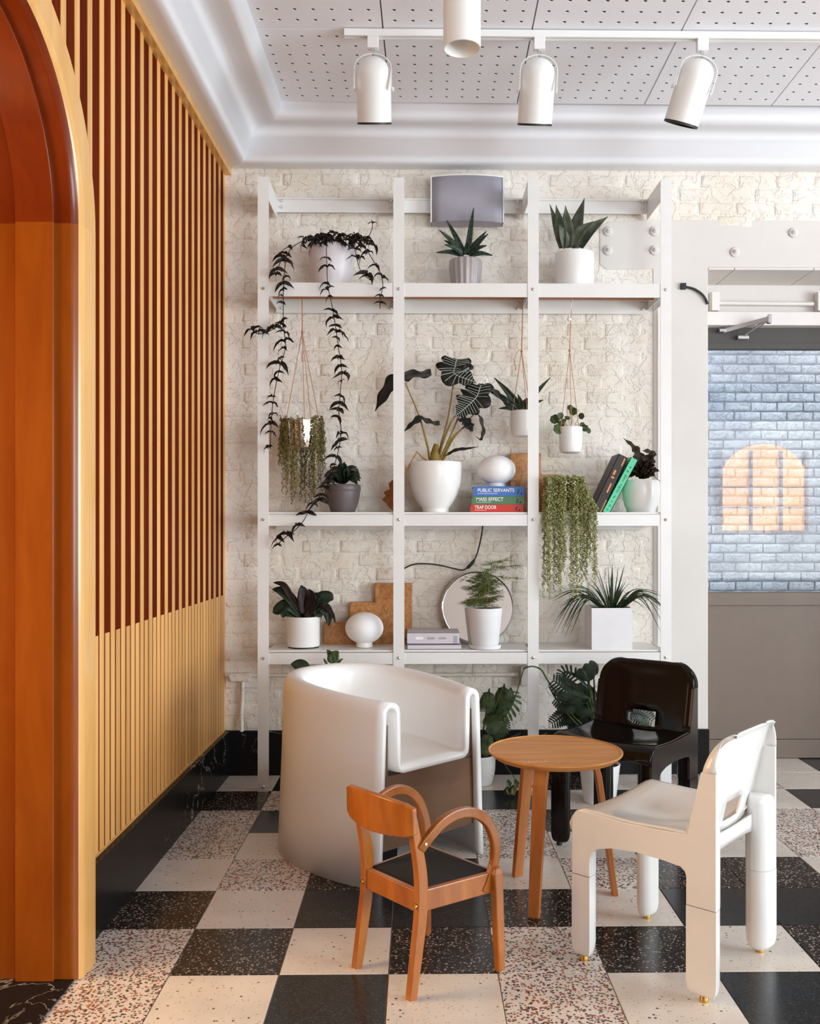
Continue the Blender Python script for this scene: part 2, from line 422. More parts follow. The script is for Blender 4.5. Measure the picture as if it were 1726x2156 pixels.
def emit(name, c, s):
    m, nt, bs = new_mat(name)
    n = noise(nt, coords(nt), 2.0, 2); r = ramp(nt, [(0.3, tuple(t * 0.8 for t in c)), (0.7, c)]); link(nt, n.outputs[0], r.inputs[0])
    link(nt, r.outputs[0], bs.inputs['Emission Color']); bs.inputs['Emission Strength'].default_value = s
    bs.inputs['Base Color'].default_value = (*c, 1)
    return m
M['amber'] = emit('amber_backlit_glass', (1.0, 0.52, 0.14), 2.6)

# ================================================================== STRUCTURE
random.seed(11)
YB = 5.13            # brick wall plane
XR, YF = 6.5, -3.0   # right and front walls
XD0 = at(1490, 1000, YB).x; XD1 = 2.75; ZD = 2.775; YD = 5.45
SLX = -1.124         # slat faces (left wall frame runs parallel to the line of sight)
ZC = 3.507
TILE = 0.33
def camframe(o): o.rotation_euler = (0, 0, -TH); return o

# ---- floor and its terrazzo tiles
fl = struct('floor', B().box2((-3.2, YF, -0.12), (XR, 5.6, -0.004)), M['grout'])
Y0 = 2.815 - 0.0085 * 0  # depth of the joint between the first two rows
ax = at(355.5, 2053.6, 2.815)
# grid origin: crossing of the joints at pixel (355,2053)
gz = EYE * F_PX / (2053.6 - CY); g0 = W((355.5 - CX) / F_PX * gz, gz)
PAT = {  # rows from the camera outwards; columns from the left wall
 -4: 'WDSWKWDSWDWS', -3: 'DWKWDSWKWSDW', -2: 'WSDKWDWSDWKW', -1: 'SDWDSKWDKWSD',
  0: 'SWKWSWKWDSWK', 1: 'SDWDSDWDKWSD', 2: 'DWKKDWKKWDSW', 3: 'WSDKWSDDWSKW', 4: 'SWKWSWKWSDWS',
  5: 'SKWDSDWKSWDW', 6: 'DSKWKWKDWKSD', 7: 'WKWSWDWSSWDK', 8: 'WWDSKWSWDWKS'}
tile_mesh = {}
def tmesh(t):
    if t not in tile_mesh:
        h = TILE / 2 - 0.0016; e = 0.0012
        b = B().loft([[(-h, -h, -0.02), (h, -h, -0.02), (h, h, -0.02), (-h, h, -0.02)],
                      [(-h, -h, -e), (h, -h, -e), (h, h, -e), (-h, h, -e)],
                      [(-h + e, -h + e, 0), (h - e, -h + e, 0), (h - e, h - e, 0), (-h + e, h - e, 0)]], True, False, True)
        me = bpy.data.meshes.new('floor_tile'); me.from_pydata([tuple(p) for p in b.v], [], b.f); me.materials.append(M[t]); tile_mesh[t] = me
    return tile_mesh[t]
for r, row in PAT.items():
    for c, t in enumerate(row):
        x = g0.x + (c - 1 + 0.5) * TILE; y = g0.y + (r - 1 + 0.5) * TILE
        if c == 0: x = g0.x - TILE / 2
        if y + TILE / 2 > 5.14 and x < XD0: 
            if y - TILE / 2 > 5.12: continue
        obj('floor_tile', None, None, fl, mesh=tmesh(t), loc=(x, y, 0))

# ---- left wall: backing, slats, plinth, top rail
wl = camframe(struct('wall_left', B().box2((-1.30, 2.80, 0), (SLX - 0.003, 5.16, 3.55)).box2((-1.30, YF, 0), (SLX - 0.003, 1.80, 3.55))
     .prism([(zc, z) for zc, z in [(1.79, 2.25)] + [(2.31 + 0.52 * math.cos(a), 2.25 + 0.52 * math.sin(a)) for a in [math.pi * (1 - i / 16) for i in range(17)]] + [(2.81, 2.25), (2.81, 3.55), (1.79, 3.55)]], 0, -1.30, SLX - 0.003), M['slatback']))
ZP = 0.243
def slat(zc, z0, z1, w=0.041, d=0.003):
    b = B().box((0, 0, (z1 - z0) / 2), (d, w, z1 - z0))
    obj('slat', b, M['slat'], wl, loc=(SLX - d / 2, zc, z0), bevel=0.0008)
for i in range(-7, 18):
    zc = 3.204 + 0.1115 * i
    z0 = ZP
    if zc < 2.93: z0 = 2.25 + math.sqrt(max(0.0, 0.58 ** 2 - (zc - 2.31) ** 2))
    if zc < 5.10: slat(zc, z0, 3.27)
    if zc + 0.0557 > 2.95 and zc + 0.0557 < 5.10: slat(zc + 0.0557, ZP, 0.982)
obj('bottom_rail', B().box2((SLX - 0.02, 2.9, ZP), (SLX + 0.004, 5.118, ZP + 0.008)), M['slat'], wl)
obj('top_rail', B().box2((SLX - 0.02, 1.2, 3.268), (SLX + 0.036, 5.118, 3.306)), M['casing'], wl, bevel=0.003)
camframe(struct('baseboard_left', B().box2((SLX - 0.10, 2.92, 0), (-1.096, 5.13, ZP)), M['marble']))
# ---- arch: casing with rounded edge, proud lining, seams at the springing line
AC, AZ = 2.31, 2.25
def archpath(r, half):
    """(zc, z) points; half = 'far' jamb | 'near' jamb | 'head'"""
    if half == 'far': return [(AC + r, 0.0), (AC + r, AZ)]
    if half == 'near': return [(AC - r, 0.0), (AC - r, AZ)]
    return [(AC + r * math.cos(math.pi * i / 40), AZ + r * math.sin(math.pi * i / 40)) for i in range(41)]
def archprof(prof, half):
    """prof = closed list of (xc, r)"""
    paths = [archpath(r, half) for _, r in prof]
    rings = [[(prof[j][0], paths[j][i][0], paths[j][i][1]) for j in range(len(prof))] for i in range(len(paths[0]))]
    return B().loft(rings, True, True, True)
rb = 0.036
bull = [(-1.040 - rb + rb * math.sin(a), 0.474 + rb - rb * math.cos(a)) for a in [math.pi / 2 * (1 - i / 10) for i in range(11)]]
cas = [(-1.130, 0.600), (-1.043, 0.600), (-1.040, 0.597)] + bull[:6] + [(-1.09, 0.51)]
ret = bull[5:] + [(-1.135, 0.474), (-1.135, 0.52), (-1.08, 0.52)]
lin = [(-1.120, 0.478), (-1.1165, 0.4645), (-1.118, 0.4615), (-1.229, 0.4615), (-1.231, 0.478)]
inn = [(-1.225, 0.478), (-1.40, 0.474), (-1.40, 0.62), (-1.225, 0.62)]
inn2 = [(-1.40, 0.461), (-1.52, 0.461), (-1.52, 0.62), (-1.40, 0.62)]
arch = thing('trim_1', 'varnished orange wood arched doorway frame with rounded casing beside slat wall', 'doorway', (0, 0, 0), -TH)
del arch['category']; arch['kind'] = 'structure'
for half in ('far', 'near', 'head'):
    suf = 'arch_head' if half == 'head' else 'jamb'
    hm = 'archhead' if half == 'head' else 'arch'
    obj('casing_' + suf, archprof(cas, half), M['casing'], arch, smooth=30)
    obj('return_' + suf, archprof(ret, half), M[hm], arch, smooth=30)  # same wood as the casing face; its shade is put into the darker colour
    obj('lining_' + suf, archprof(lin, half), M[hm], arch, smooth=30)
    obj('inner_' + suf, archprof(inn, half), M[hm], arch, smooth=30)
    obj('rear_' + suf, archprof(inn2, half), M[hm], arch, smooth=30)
camframe(struct('trim_2', B().box2((-2.6, 1.75, -0.01), (-1.062, 2.86, 0.006)), M['marble']))
# hall beyond the arch
camframe(struct('wall_hall', B().box2((-3.15, 0.2, 0), (-3.05, 4.4, 3.5)).box2((-3.1, 4.3, 0), (-1.30, 4.4, 3.5)).box2((-3.1, 0.2, 0), (-1.30, 0.3, 3.5)).box2((-3.1, 0.2, 3.45), (-1.3, 4.4, 3.5)), M['slat']))

# ---- back wall (painted brick), with the door opening
wb = struct('wall_back', B().box2((-1.35, YB, 0), (XD0, YB + 0.30, 3.56)).box2((XD0, YB, ZD), (XD1, YB + 0.30, 3.56)).box2((XD1, YB, 0), (XR + 0.1, YB + 0.30, 3.56)), M['wallpaint'])
CO, BL = 0.0742, 0.208
bmeshes = []
for q in range(8):
    random.seed(100 + q); b = B(); L, Hh = BL - 0.012, CO - 0.011; nx = 4
    rows = [[], []]
    def pt(u, v, d):
        return (-L / 2 + u * L + random.uniform(-1, 1) * 0.0022, d, -Hh / 2 + v * Hh + random.uniform(-1, 1) * 0.002)
    def ring(ins, d):
        pts = []
        for i in range(nx): pts.append((i / nx, 0))
        pts += [(1, 0), (1, 0.5)]
        for i in range(nx): pts.append((1 - i / nx, 1))
        pts += [(0, 1), (0, 0.5)]
        return [Vector(pt(ins / L + u * (1 - 2 * ins / L), ins / Hh + v * (1 - 2 * ins / Hh), d + random.uniform(-0.0008, 0.0008))) for u, v in pts]
    b.loft([ring(-0.003, 0.004), ring(0.001, -0.0016), ring(0.005, -0.0034), ring(0.016, -0.0044)], True, False, True)
    me = bpy.data.meshes.new('brick'); me.from_pydata([tuple(p) for p in b.v], [], b.f)
    me.polygons.foreach_set('use_smooth', [True] * len(me.polygons)); me.materials.append(M['wallpaint']); bmeshes.append(me)
random.seed(5)
cand = []
patch0 = at(1262, 568, YB); patch1 = at(1400, 440, YB); xsm = at(1372, 900, YB).x; ztop = at(1500, 468, YB).z
for j in range(int((3.30 - ZP) / CO) + 1):
    z = ZP + CO * (j + 0.5)
    if z + CO / 2 > 3.312: continue
    off = (j % 2) * BL / 2 + random.uniform(-0.01, 0.01)
    for i in range(22):
        x = -1.06 + BL * (i + 0.5) + off - BL / 2
        if x < -1.03: continue
        if x + BL / 2 > xsm and z < ztop: continue
        if x > 2.5: continue
        if patch0.x < x + BL / 2 and x - BL / 2 < patch1.x and patch0.z < z < patch1.z: continue
        if random.random() < 0.20: continue
        cand.append((x, z, random.choice(bmeshes), random.uniform(-0.012, 0.012), random.uniform(-0.0012, 0.0022)))
def seen(c):
    return (c[1] < 0.75) * 10 + (c[1] > 2.62) * 0.5 * abs(c[1] - 2.62) + abs(c[1] - 1.7) * 0.3 + (c[0] < -0.80) * 0.1
cand.sort(key=seen)
for x, z, me, rr, dy in cand[:300]:
    o = obj('brick', None, None, wb, mesh=me, loc=(x, YB + dy, z)); o.rotation_euler = (0, rr, 0)
rest = B()
for x, z, me, rr, dy in cand[300:]:
    R = Matrix.Rotation(rr, 3, 'Y'); rest.add([R @ v.co + Vector((x, YB + dy, z)) for v in me.vertices], [tuple(p.vertices) for p in me.polygons])
o = obj('bricks', rest, M['wallpaint'], wb, smooth=80); o['kind'] = 'stuff'
# smooth plaster pier beside the door and patched area over it
zl = at(1500, 464, YB).z; xp0, xp1, xw = patch0.x, at(1374, 900, YB).x, XD1 + 0.5
obj('plaster_patch', B().prism([(xp1, ZP), (XD0 - .001, ZP), (XD0 - .001, ZD + .002), (xw, ZD + .002), (xw, zl), (xp1, zl), (xp0 + .05, zl - .01), (xp0, zl - .04), (xp0, patch0.z + .03), (xp0 + .04, patch0.z), (xp1, patch0.z + .005)], 1, YB - 0.0045, YB + 0.01), M['plaster'], wb, bevel=0.003)
struct('baseboard_back', B().box2((-1.11, YB - 0.022, 0), (XD0 + 0.002, YB + 0.02, ZP)), M['marble'], bevel=0.003)

# ---- ceiling with perforated tiles
ceil = struct('ceiling', B().box2((-0.9, -8.2, 0.016), (7.6, 0.35, 0.08)), M['ceilgap'])
ceil.location = W(-0.754, 4.757, ZC); ceil.rotation_euler = (0, 0.008, -TH)
TX, TY = 0.6445, 0.702
b = B(); hx, hy = TX / 2 - 0.003, TY / 2 - 0.003
sx, sy = 0.0767, 0.0813; xs = [-hx] + [(-3.5 + i + 0.5) * sx for i in range(7)] + [hx]; ys = [-hy] + [(-3.5 + i + 0.5) * sy for i in range(7)] + [hy]
for i in range(8):
    for j in range(8):
        cxh, cyh = (-3.5 + i) * sx, (-3.5 + j) * sy; R = 0.0088
        sq = []
        for (u, v) in ((1, 0.5), (1, 1), (0.5, 1), (0, 1), (0, 0.5), (0, 0), (0.5, 0), (1, 0)):
            sq.append((xs[i] + (xs[i + 1] - xs[i]) * u, ys[j] + (ys[j + 1] - ys[j]) * v, 0))
        ci = [(cxh + R * math.cos(math.pi * 2 * t / 8), cyh + R * math.sin(math.pi * 2 * t / 8), 0) for t in range(8)]
        up = [(p[0], p[1], 0.0035) for p in ci]
        b.loft([sq, ci, up], True, False, False)
b2 = B().loft([[(-hx, -hy, 0), (hx, -hy, 0), (hx, hy, 0), (-hx, hy, 0)], [(-hx, -hy, 0.016), (hx, -hy, 0.016), (hx, hy, 0.016), (-hx, hy, 0.016)]], True)
b.add(b2.v, b2.f)
cm = bpy.data.meshes.new('ceiling_tile'); cm.from_pydata([tuple(p) for p in b.v], [], b.f); cm.materials.append(M['ceiling'])
cb = bpy.data.meshes.new('perforation_backing'); q = B().box((0, 0, 0.0045), (TX - 0.02, TY - 0.02, 0.001)); cb.from_pydata([tuple(p) for p in q.v], [], q.f); cb.materials.append(M['hole'])
for i in range(-1, 5):
    for j in range(3):
        x = (-0.2087 + 0.754) + TX * (i + 0.5); y = -TY * (j + 0.5)
        o = obj('ceiling_tile', None, None, ceil, mesh=cm, loc=(x, y, 0))
        obj('perforation_backing', None, None, o, mesh=cb)
# plain ceiling outside the perforated field
struct('ceiling_plain', B().box2((-3.2, YF, 3.53), (XR, 2.70, 3.6)).box2((-1.4, 2.7, 3.60), (XR, 5.6, 3.66)), M['cove'])

# ---- plaster coves
prof = [(0.0, 3.307), (0.03, 3.300), (0.10, 3.291), (0.122, 3.291), (0.136, 3.302), (0.150, 3.330), (0.163, 3.365), (0.176, 3.400), (0.190, 3.428), (0.208, 3.443),
        (0.235, 3.446), (0.28, 3.438), (0.315, 3.432), (0.335, 3.436), (0.352, 3.452), (0.362, 3.478), (0.366, 3.500), (0.368, 3.512), (0.368, 3.56), (0.0, 3.56)]
def drop(x, z): return z - max(0.0, (z - 3.30)) / 0.2 * 0.008 * (x + 0.75)
def mitre(u):
    xc = SLX + u; zc = (YB - u + xc * sth) / cth
    return W(xc, zc)
r0 = [Vector((mitre(u).x, YB - u, drop(-0.75, z))) for u, z in prof]
r1 = [Vector((XR, YB - u, drop(XR, z))) for u, z in prof]
struct('trim_3', B().loft([r0, r1], True, True, True), M['cove'], smooth=50)
rA = [Vector((mitre(u).x, mitre(u).y, drop(-0.75, z))) for u, z in prof]
rC = [W(SLX + u, YF, drop(-0.75, z)) for u, z in prof]
struct('trim_4', B().loft([rA, rC], True, True, True), M['cove'], smooth=50)

# ---- remaining shell: right wall with its storefront window, front wall with windows
struct('wall_right', B().box2((XR, YF, 0), (XR + 0.12, 5.6, 0.45)).box2((XR, YF, 3.05), (XR + 0.12, 5.6, 3.6)).box2((XR, YF, 0), (XR + 0.12, -2.2, 3.6)).box2((XR, 3.4, 0), (XR + 0.12, 5.6, 3.6)), M['roomwall'])
w1 = struct('window_1', B().box2((XR + 0.02, -2.2, 0.45), (XR + 0.08, 3.4, 0.52)).box2((XR + 0.02, -2.2, 2.98), (XR + 0.08, 3.4, 3.05)), M['doorframe'])
for y in (-2.17, -0.8, 0.6, 2.0, 3.37): obj('mullion', B().box2((XR + 0.02, y - 0.03, 0.5), (XR + 0.08, y + 0.03, 3.0)), M['doorframe'], w1)
struct('wall_front', B().box2((-3.2, YF - 0.12, 0), (XR, YF, 0.6)).box2((-3.2, YF - 0.12, 2.95), (XR, YF, 3.6)).box2((-3.2, YF - 0.12, 0), (1.35, YF, 3.6)).box2((3.95, YF - 0.12, 0), (XR, YF, 3.6)), M['plaster'])
w2 = struct('window_2', B().box2((1.35, YF - 0.08, 0.6), (3.95, YF - 0.03, 0.68)).box2((1.35, YF - 0.08, 2.87), (3.95, YF - 0.03, 2.95)), M['doorframe'])
for x in (1.39, 2.2, 3.1, 3.91): obj('mullion', B().box2((x - 0.04, YF - 0.08, 0.65), (x + 0.04, YF - 0.03, 2.9)), M['doorframe'], w2)

# ---- door recess
struct('wall_recess', B().box2((XD0 - 0.05, YB + 0.01, 0), (XD0 - 0.001, 5.62, 2.90)).box2((XD1, YB + 0.01, 0), (XD1 + 0.05, 5.62, 2.9)).box2((XD0 - 0.02, YB + 0.02, ZD), (XD1 + 0.02, 5.62, 2.9)), M['plaster'])
def dz(y): return EYE + (CY - y) / F_PX * 5.477
door = thing('door_1', 'taupe glazed shop door in the white recess beside the shelves', 'door', (XD0, YD, 0))
del door['category']; door['kind'] = 'structure'
xa, xb = XD0 + 0.002, XD1 - 0.002
obj('transom_panel', B().box2((xa, YD, dz(664)), (xb, YD + 0.05, ZD)), M['plaster'], door, world=True)
obj('head_frame', B().box2((xa, YD - 0.07, dz(690)), (xb, YD + 0.05, dz(662))), M['doorframe'], door, world=True, bevel=0.003)
obj('top_rail', B().box2((xa, YD, dz(728)), (xb, YD + 0.05, dz(690))).box2((xa, YD - 0.012, dz(735)), (xb, YD + 0.05, dz(724))), M['door_dark'], door, world=True)
obj('mid_rail', B().box2((xa, YD - 0.012, dz(1275)), (xb, YD + 0.05, dz(1247))), M['door_taupe'], door, world=True, bevel=0.004)
obj('lower_panel', B().box2((xa, YD, dz(1556)), (xb, YD + 0.05, dz(1275))), M['door_taupe'], door, world=True)
obj('kick_rail', B().box2((xa, YD - 0.006, 0.004), (xb, YD + 0.05, dz(1557))), M['door_taupe'], door, world=True, bevel=0.002)
obj('stile', B().box2((xa, YD, dz(1250)), (xa + 0.008, YD + 0.05, dz(730))), M['door_dark'], door, world=True)
obj('pane', B().box2((xa + 0.005, YD + 0.020, dz(1250)), (xb, YD + 0.026, dz(730))), M['glass'], door, world=True)
# closer arms
def dp(x, y, d=0.0): return at(x, y, YD - d)
cl = obj('closer_arm', B().bar([dp(1523, 697, .03), dp(1570, 684, .10), dp(1617, 671, .16)], 0.010, 0.026, (0, 0, 1)).bar([dp(1617, 673, .16), dp(1590, 690, .10), dp(1562, 709, .02)], 0.010, 0.018, (0, 0, 1)), M['metal'], door, world=True, bevel=0.002)
obj('closer_pivot', B().box(dp(1619, 672, .16), (0.022, 0.03, 0.05)).box(dp(1563, 711, .02), (0.065, 0.035, 0.022)).box(dp(1520, 696, .03), (0.04, 0.03, 0.02)), M['metal'], cl, world=True, bevel=0.004)
# soffit boards of the recess
for x0, x1 in ((XD0 + 0.001, at(1545, 560, YB).x), (at(1546, 560, YB).x, at(1712, 560, YB).x), (at(1713, 560, YB).x, XD1)):
    obj('soffit_board', B().box2((x0 + .001, YB - 0.005, ZD - 0.012), (x1 - .001, YD, ZD - 0.001)), M['plaster'], door, world=True)

# ---- outside: painted brick wall of the yard behind the glass
YO = 7.35
wo = struct('wall_outside', B().box2((0.8, YO, -0.3), (6.0, YO + 0.2, 4.6)), M['outmortar'])
struct('pavement', B().box2((0.8, 5.62, -0.3), (6.0, YO, -0.02)), M['pavement'])
om = []
for me in bmeshes:
    c = me.copy(); c.materials.clear(); c.materials.append(M['outbrick']); om.append(c)
random.seed(8); zz0 = at(1600, 1260, YO).z - 0.05
for j in range(30):
    z = zz0 + CO * j; off = (j % 2) * BL / 2 + random.uniform(-.015, .015)
    for i in range(7):
        x = 1.98 + BL * i + off
        o = obj('brick', None, None, wo, mesh=random.choice(om), loc=(x, YO + random.uniform(-0.006, 0.0), z)); o.scale = (1, 1.9, 1)
        o.rotation_euler = (0, random.uniform(-.012, .012), 0)

# ---- amber backlit arched window on the front wall (it shows as a reflection in the door glass)
w3 = thing('window_3', 'amber backlit arched window', 'window', (3.9, YF + 0.02, 1.0))
del w3['category']; w3['kind'] = 'structure'
pl = [(4.50, 1.30), (5.80, 1.30)] + [(5.15 + 0.65 * math.cos(a), 2.05 + 0.55 * math.sin(a)) for a in [math.pi * i / 16 for i in range(17)]]
obj('pane', B().prism(pl, 1, YF + 0.03, YF + 0.035), M['amber'], w3, world=True)
for x in (4.50, 4.95, 5.40, 5.78): obj('mullion', B().box2((x - .02, YF + .035, 1.3), (x + .02, YF + .08, 2.5)), M['chairwood'], w3, world=True)
for z in (1.3, 1.65, 1.95): obj('glazing_bar', B().box2((4.50, YF + .035, z - .01), (5.80, YF + .07, z + .01)), M['chairwood'], w3, world=True)

# warm lamp in the hall beyond the arch
hl = area_light('hall_lamp', W(-2.55, 2.25, 1.45), (0, -math.pi / 2, -TH), 2.0, 1.0, 72, (1.0, 0.66, 0.34))

# ================================================================== SHELVING
YS = 4.797
Z_T, Z_M, Z_B = 2.599, 1.427, 0.720     # shelf tops
sh = thing('shelving_unit', 'tall white steel shelving unit with three bays against the brick wall', 'shelf', (at(980, 1667, YS).x, YS, 0))
UX = [at(554, 1000, YS).x, at(839.5, 1000, YS).x, at(1122.5, 1000, YS).x, at(1402, 1000, YS).x]
ZU = at(900, 374, YS).z
for i, x in enumerate(UX):
    o = obj('upright', B().box2((x - 0.028, YS, 0.0), (x + 0.028, YS + 0.004, ZU)).box2((x - 0.002, YS + 0.004, 0.0), (x + 0.002, YS + 0.035, ZU)), M['shelf'], sh, world=True)
    for yb in (607, 1094, 1386, 1657):
        c = at(554, yb, YS).z
        obj('bolt', B().lathe([(0.0085, 0.0), (0.0085, 0.003), (0.006, 0.006), (0.0001, 0.007)], (x, YS, c), 10, M=Matrix.Rotation(math.pi / 2, 3, 'X')), M['chrome'], o, world=True, smooth=True)
    # plate tying the upright to the wall
    sx_ = x + 0.022 if i < 2 else x - 0.022
    ob = obj('wall_bracket', B().box2((sx_ - 0.002, YS + 0.004, ZU - 0.11), (sx_ + 0.002, YB - 0.02, ZU)), M['shelf'], sh, world=True)
    for z_ in (Z_T, Z_M, Z_B): obj('side_arm', B().box2((x - 0.024, YS + 0.004, z_ - 0.066), (x - 0.020, YB - 0.02, z_ - 0.012)).box2((x + 0.020, YS + 0.004, z_ - 0.066), (x + 0.024, YB - 0.02, z_ - 0.012)), M['shelf'], sh, world=True)
for i in range(3):
    a, b_ = UX[i] + 0.026, UX[i + 1] - 0.026
    for z_ in (Z_T, Z_M, Z_B):
        obj('board', B().box2((a - 0.01, YS + 0.012, z_ - 0.010), (b_ + 0.01, YB - 0.012, z_)), M['shelf'], sh, world=True, bevel=0.0015)
        obj('front_rail', B().box2((a, YS + 0.003, z_ - 0.070), (b_, YS + 0.008, z_ - (0.012 if z_ != Z_T else 0.0))), M['shelf'], sh, world=True)
    obj('hanging_rod', B().tube([(a, 4.955, 2.560), (b_, 4.955, 2.560)], 0.0055, 8), M['copper'], sh, world=True, smooth=True)
xa, xb = UX[0] + 0.02, UX[3] - 0.02
for z1, z0 in ((3.137, 3.058), (2.590, 2.512), (1.415, 1.338)):
    r_ = obj('back_rail', B().box2((xa, YB - 0.035, z0), (xb, YB - 0.028, z1)).box2((xa, YB - 0.045, z1 - 0.012), (xb, YB - 0.010, z1 - 0.006)), M['shelf'], sh, world=True)
    for x in (UX[0] + 0.05, UX[1] - 0.05, UX[2] - 0.05, UX[3] - 0.05):
        for dzz in (0.018, 0.052):
            obj('bolt', B().ball((x, YB - 0.038, z1 - dzz), 0.009, 8, 5), M['chrome'], r_, world=True, smooth=True)

# ================================================================== FURNITURE
def cm_ang(fx, fz):
    """room rotation that turns local +Y to the (right, forward) direction as seen from the eye"""
    return math.atan2(fz, fx) - math.pi / 2 - TH

def universale(name, label, xc, zc, ang, mat, foot):
    t = thing(name, label, 'chair', W(xc, zc, 0), ang, None)
    hw = 0.2245; XO = 0.2285
    fl_pts = [(0.455, -0.152), (0.471, -0.155), (0.52, -0.166), (0.566, -0.177), (0.62, -0.189), (0.667, -0.200), (0.70, -0.212), (0.723, -0.223), (0.738, -0.234), (0.746, -0.243), (0.750, -0.252)]
    def yf(z):
        for (z0, y0), (z1, y1) in zip(fl_pts, fl_pts[1:]):
            if z <= z1: return y0 + (y1 - y0) * max(0, (z - z0)) / (z1 - z0)
        return fl_pts[-1][1]
    YR = -0.2426
    # flat side: top of the front leg, apron, top of the rear leg and the flange of the back
    ol = [(0.227, 0.271), (0.227, 0.430), (0.224, 0.450), (0.215, 0.464), (0.200, 0.471), (0.185, 0.472), (0.12, 0.468), (0.04, 0.464), (-0.06, 0.466), (-0.155, 0.471)]
    ol += [(yf(z), z) for z in (0.52, 0.566, 0.62, 0.655)] + [(YR, 0.655), (YR, 0.271), (-0.153, 0.271), (-0.153, 0.350), (-0.149, 0.364), (-0.136, 0.374), (-0.08, 0.380), (0.005, 0.383), (0.09, 0.376), (0.135, 0.364), (0.153, 0.350), (0.162, 0.330), (0.164, 0.310), (0.164, 0.271)]
    def dsec(w, d, sgn):
        pts = [(0.0, -w / 2), (0.0, -w / 6), (0.0, w / 6), (0.0, w / 2)]
        pts += [(-d * math.sin(a) ** 0.8, w / 2 * math.cos(a)) for a in [math.pi * i / 12 for i in range(1, 12)]]
        return [(sgn * x, y) for x, y in pts]
    for sgn in (-1, 1):
        sp_ = obj('side_panel', B().prism([(y, z) for y, z in ol], 0, sgn * (XO - 0.013), sgn * XO), mat, t, bevel=0.002)
        for y0, w, ztop in ((0.1955, 0.063, 0.445), (-0.1978, 0.0896, 0.505)):
            def ring(z, s, xo=XO):
                return [(sgn * xo + (x + sgn * 0.03) * s - sgn * 0.03, y0 + y * s, z) for x, y in dsec(w, 0.072, sgn)]
            lower = [ring(0.016, 0.40), ring(0.018, 0.62), ring(0.024, 0.80), ring(0.036, 0.93), ring(0.056, 1.0), ring(0.2695, 1.0)]
            upper = [ring(0.271, 1.0), ring(0.36, 1.0), ring(ztop - 0.022, 1.0), ring(ztop - 0.008, 0.93), ring(ztop, 0.70)]
            L = obj('leg', B().loft(lower, True, True, True), mat, t, smooth=40)
            obj('leg_socket', B().loft([[(x - sgn * 0.002, y, z) for x, y, z in r_] for r_ in upper], True, True, True), mat, sp_, smooth=40)
            obj('foot_pad', B().lathe([(0.0001, 0.0), (0.012, 0.0), (0.013, 0.010), (0.010, 0.018), (0.009, 0.03)], (sgn * (XO - 0.022), y0, 0), 12), M[foot], L, smooth=True)
    rows = []
    for y in (0.229, 0.227, 0.220, 0.206, 0.185, 0.14, 0.08, 0.02, -0.04, -0.10, -0.15, -0.175):
        fr = max(0.0, (y - 0.185) / 0.044)
        edge = 0.470 - 0.006 * math.exp(-((y - 0.03) / 0.09) ** 2) - 0.045 * fr ** 2.4
        dip = 0.030 * math.exp(-((y + 0.03) / 0.13) ** 2) + 0.010
        xs_ = [-0.2255, -0.214, -0.19, -0.15, -0.10, -0.05, 0]; xs_ += [-x for x in reversed(xs_[:-1])]
        rows.append([(x, y, edge - dip * (1 - (x / 0.2255) ** 2) ** 1.2) for x in xs_])
    fa = [(x, 0.226, 0.405 + 0.02 * (1 - (x / .2255) ** 2)) for x, y, z in rows[0]]
    obj('seat', B().loft([fa] + rows), mat, t, smooth=40, solid=0.008)
    obj('rear_apron', B().loft([[(x, -0.176 - 0.012 * (1 - (x / hw) ** 2), z) for z in (0.383 + 0.022 * (1 - (x / hw) ** 2), 0.42, 0.446)] for x in [0.217 * (i / 8 - 1) for i in range(17)]]), mat, t, smooth=40, solid=0.010)
    # backrest: panel between the flanges, rolled back at the top
    rings = []; zs = [0.446, 0.471, 0.49, 0.51, 0.535, 0.566, 0.60, 0.635, 0.655, 0.67, 0.685, 0.70, 0.712, 0.723, 0.732, 0.739, 0.744, 0.748, 0.750]
    rr = 0.085; c0 = 0.75 - rr
    for z in zs:
        half = hw if z < c0 else hw - rr + math.sqrt(max(0.0, rr * rr - (z - c0) ** 2))
        half = max(half, hw - rr + 0.003)
        y = yf(max(z, 0.455)); yr = min(YR, y - 0.004) if z < 0.74 else y - 0.006
        ring = [(-half, yr), (-half, yr * .6 + y * .4), (-half, y - 0.016), (-half + 0.004, y - 0.006), (-half + 0.016, y - 0.002), (-half + 0.035, y - 0.004)]
        bulge = 0.026 * min(1, max(0.0, (0.75 - z) / 0.06)) 
        for x_ in (-0.145, -0.10, -0.056, 0.0): ring.append((x_ * min(1, half / 0.19), y - 0.004 - bulge * (1 - (x_ / 0.19) ** 2)))
        ring = ring + [(-x, yy) for x, yy in reversed(ring[:-1])]
        rings.append([(x, yy, z) for x, yy in ring])
    bk = B(); mlen = len(rings[0]); bk.v = [Vector(p) for r_ in rings for p in r_]
    for i in range(len(rings) - 1):
        for j in range(mlen - 1):
            xm = (rings[i][j][0] + rings[i][j + 1][0]) / 2; zm = (zs[i] + zs[i + 1]) / 2
            if 0.471 < zm < 0.54 and abs(xm) < 0.055: continue
            if zm < 0.655 and j in (0, 1, mlen - 2, mlen - 3): continue
            a = i * mlen + j; bk.f.append((a, a + 1, a + 1 + mlen, a + mlen))
    obj('backrest', bk, mat, t, smooth=28, solid=0.008, soff=0.0)
    return t
universale('plastic_chair', 'white moulded plastic chair with brass foot pads in the foreground', 0.759, 2.951, cm_ang(-0.76, 0.65), M['plastic'], 'brass')
universale('plastic_chair', 'glossy black moulded plastic chair behind the round wooden table', 0.827, 4.013, cm_ang(-0.61, -0.79), M['blackplastic'], 'black')

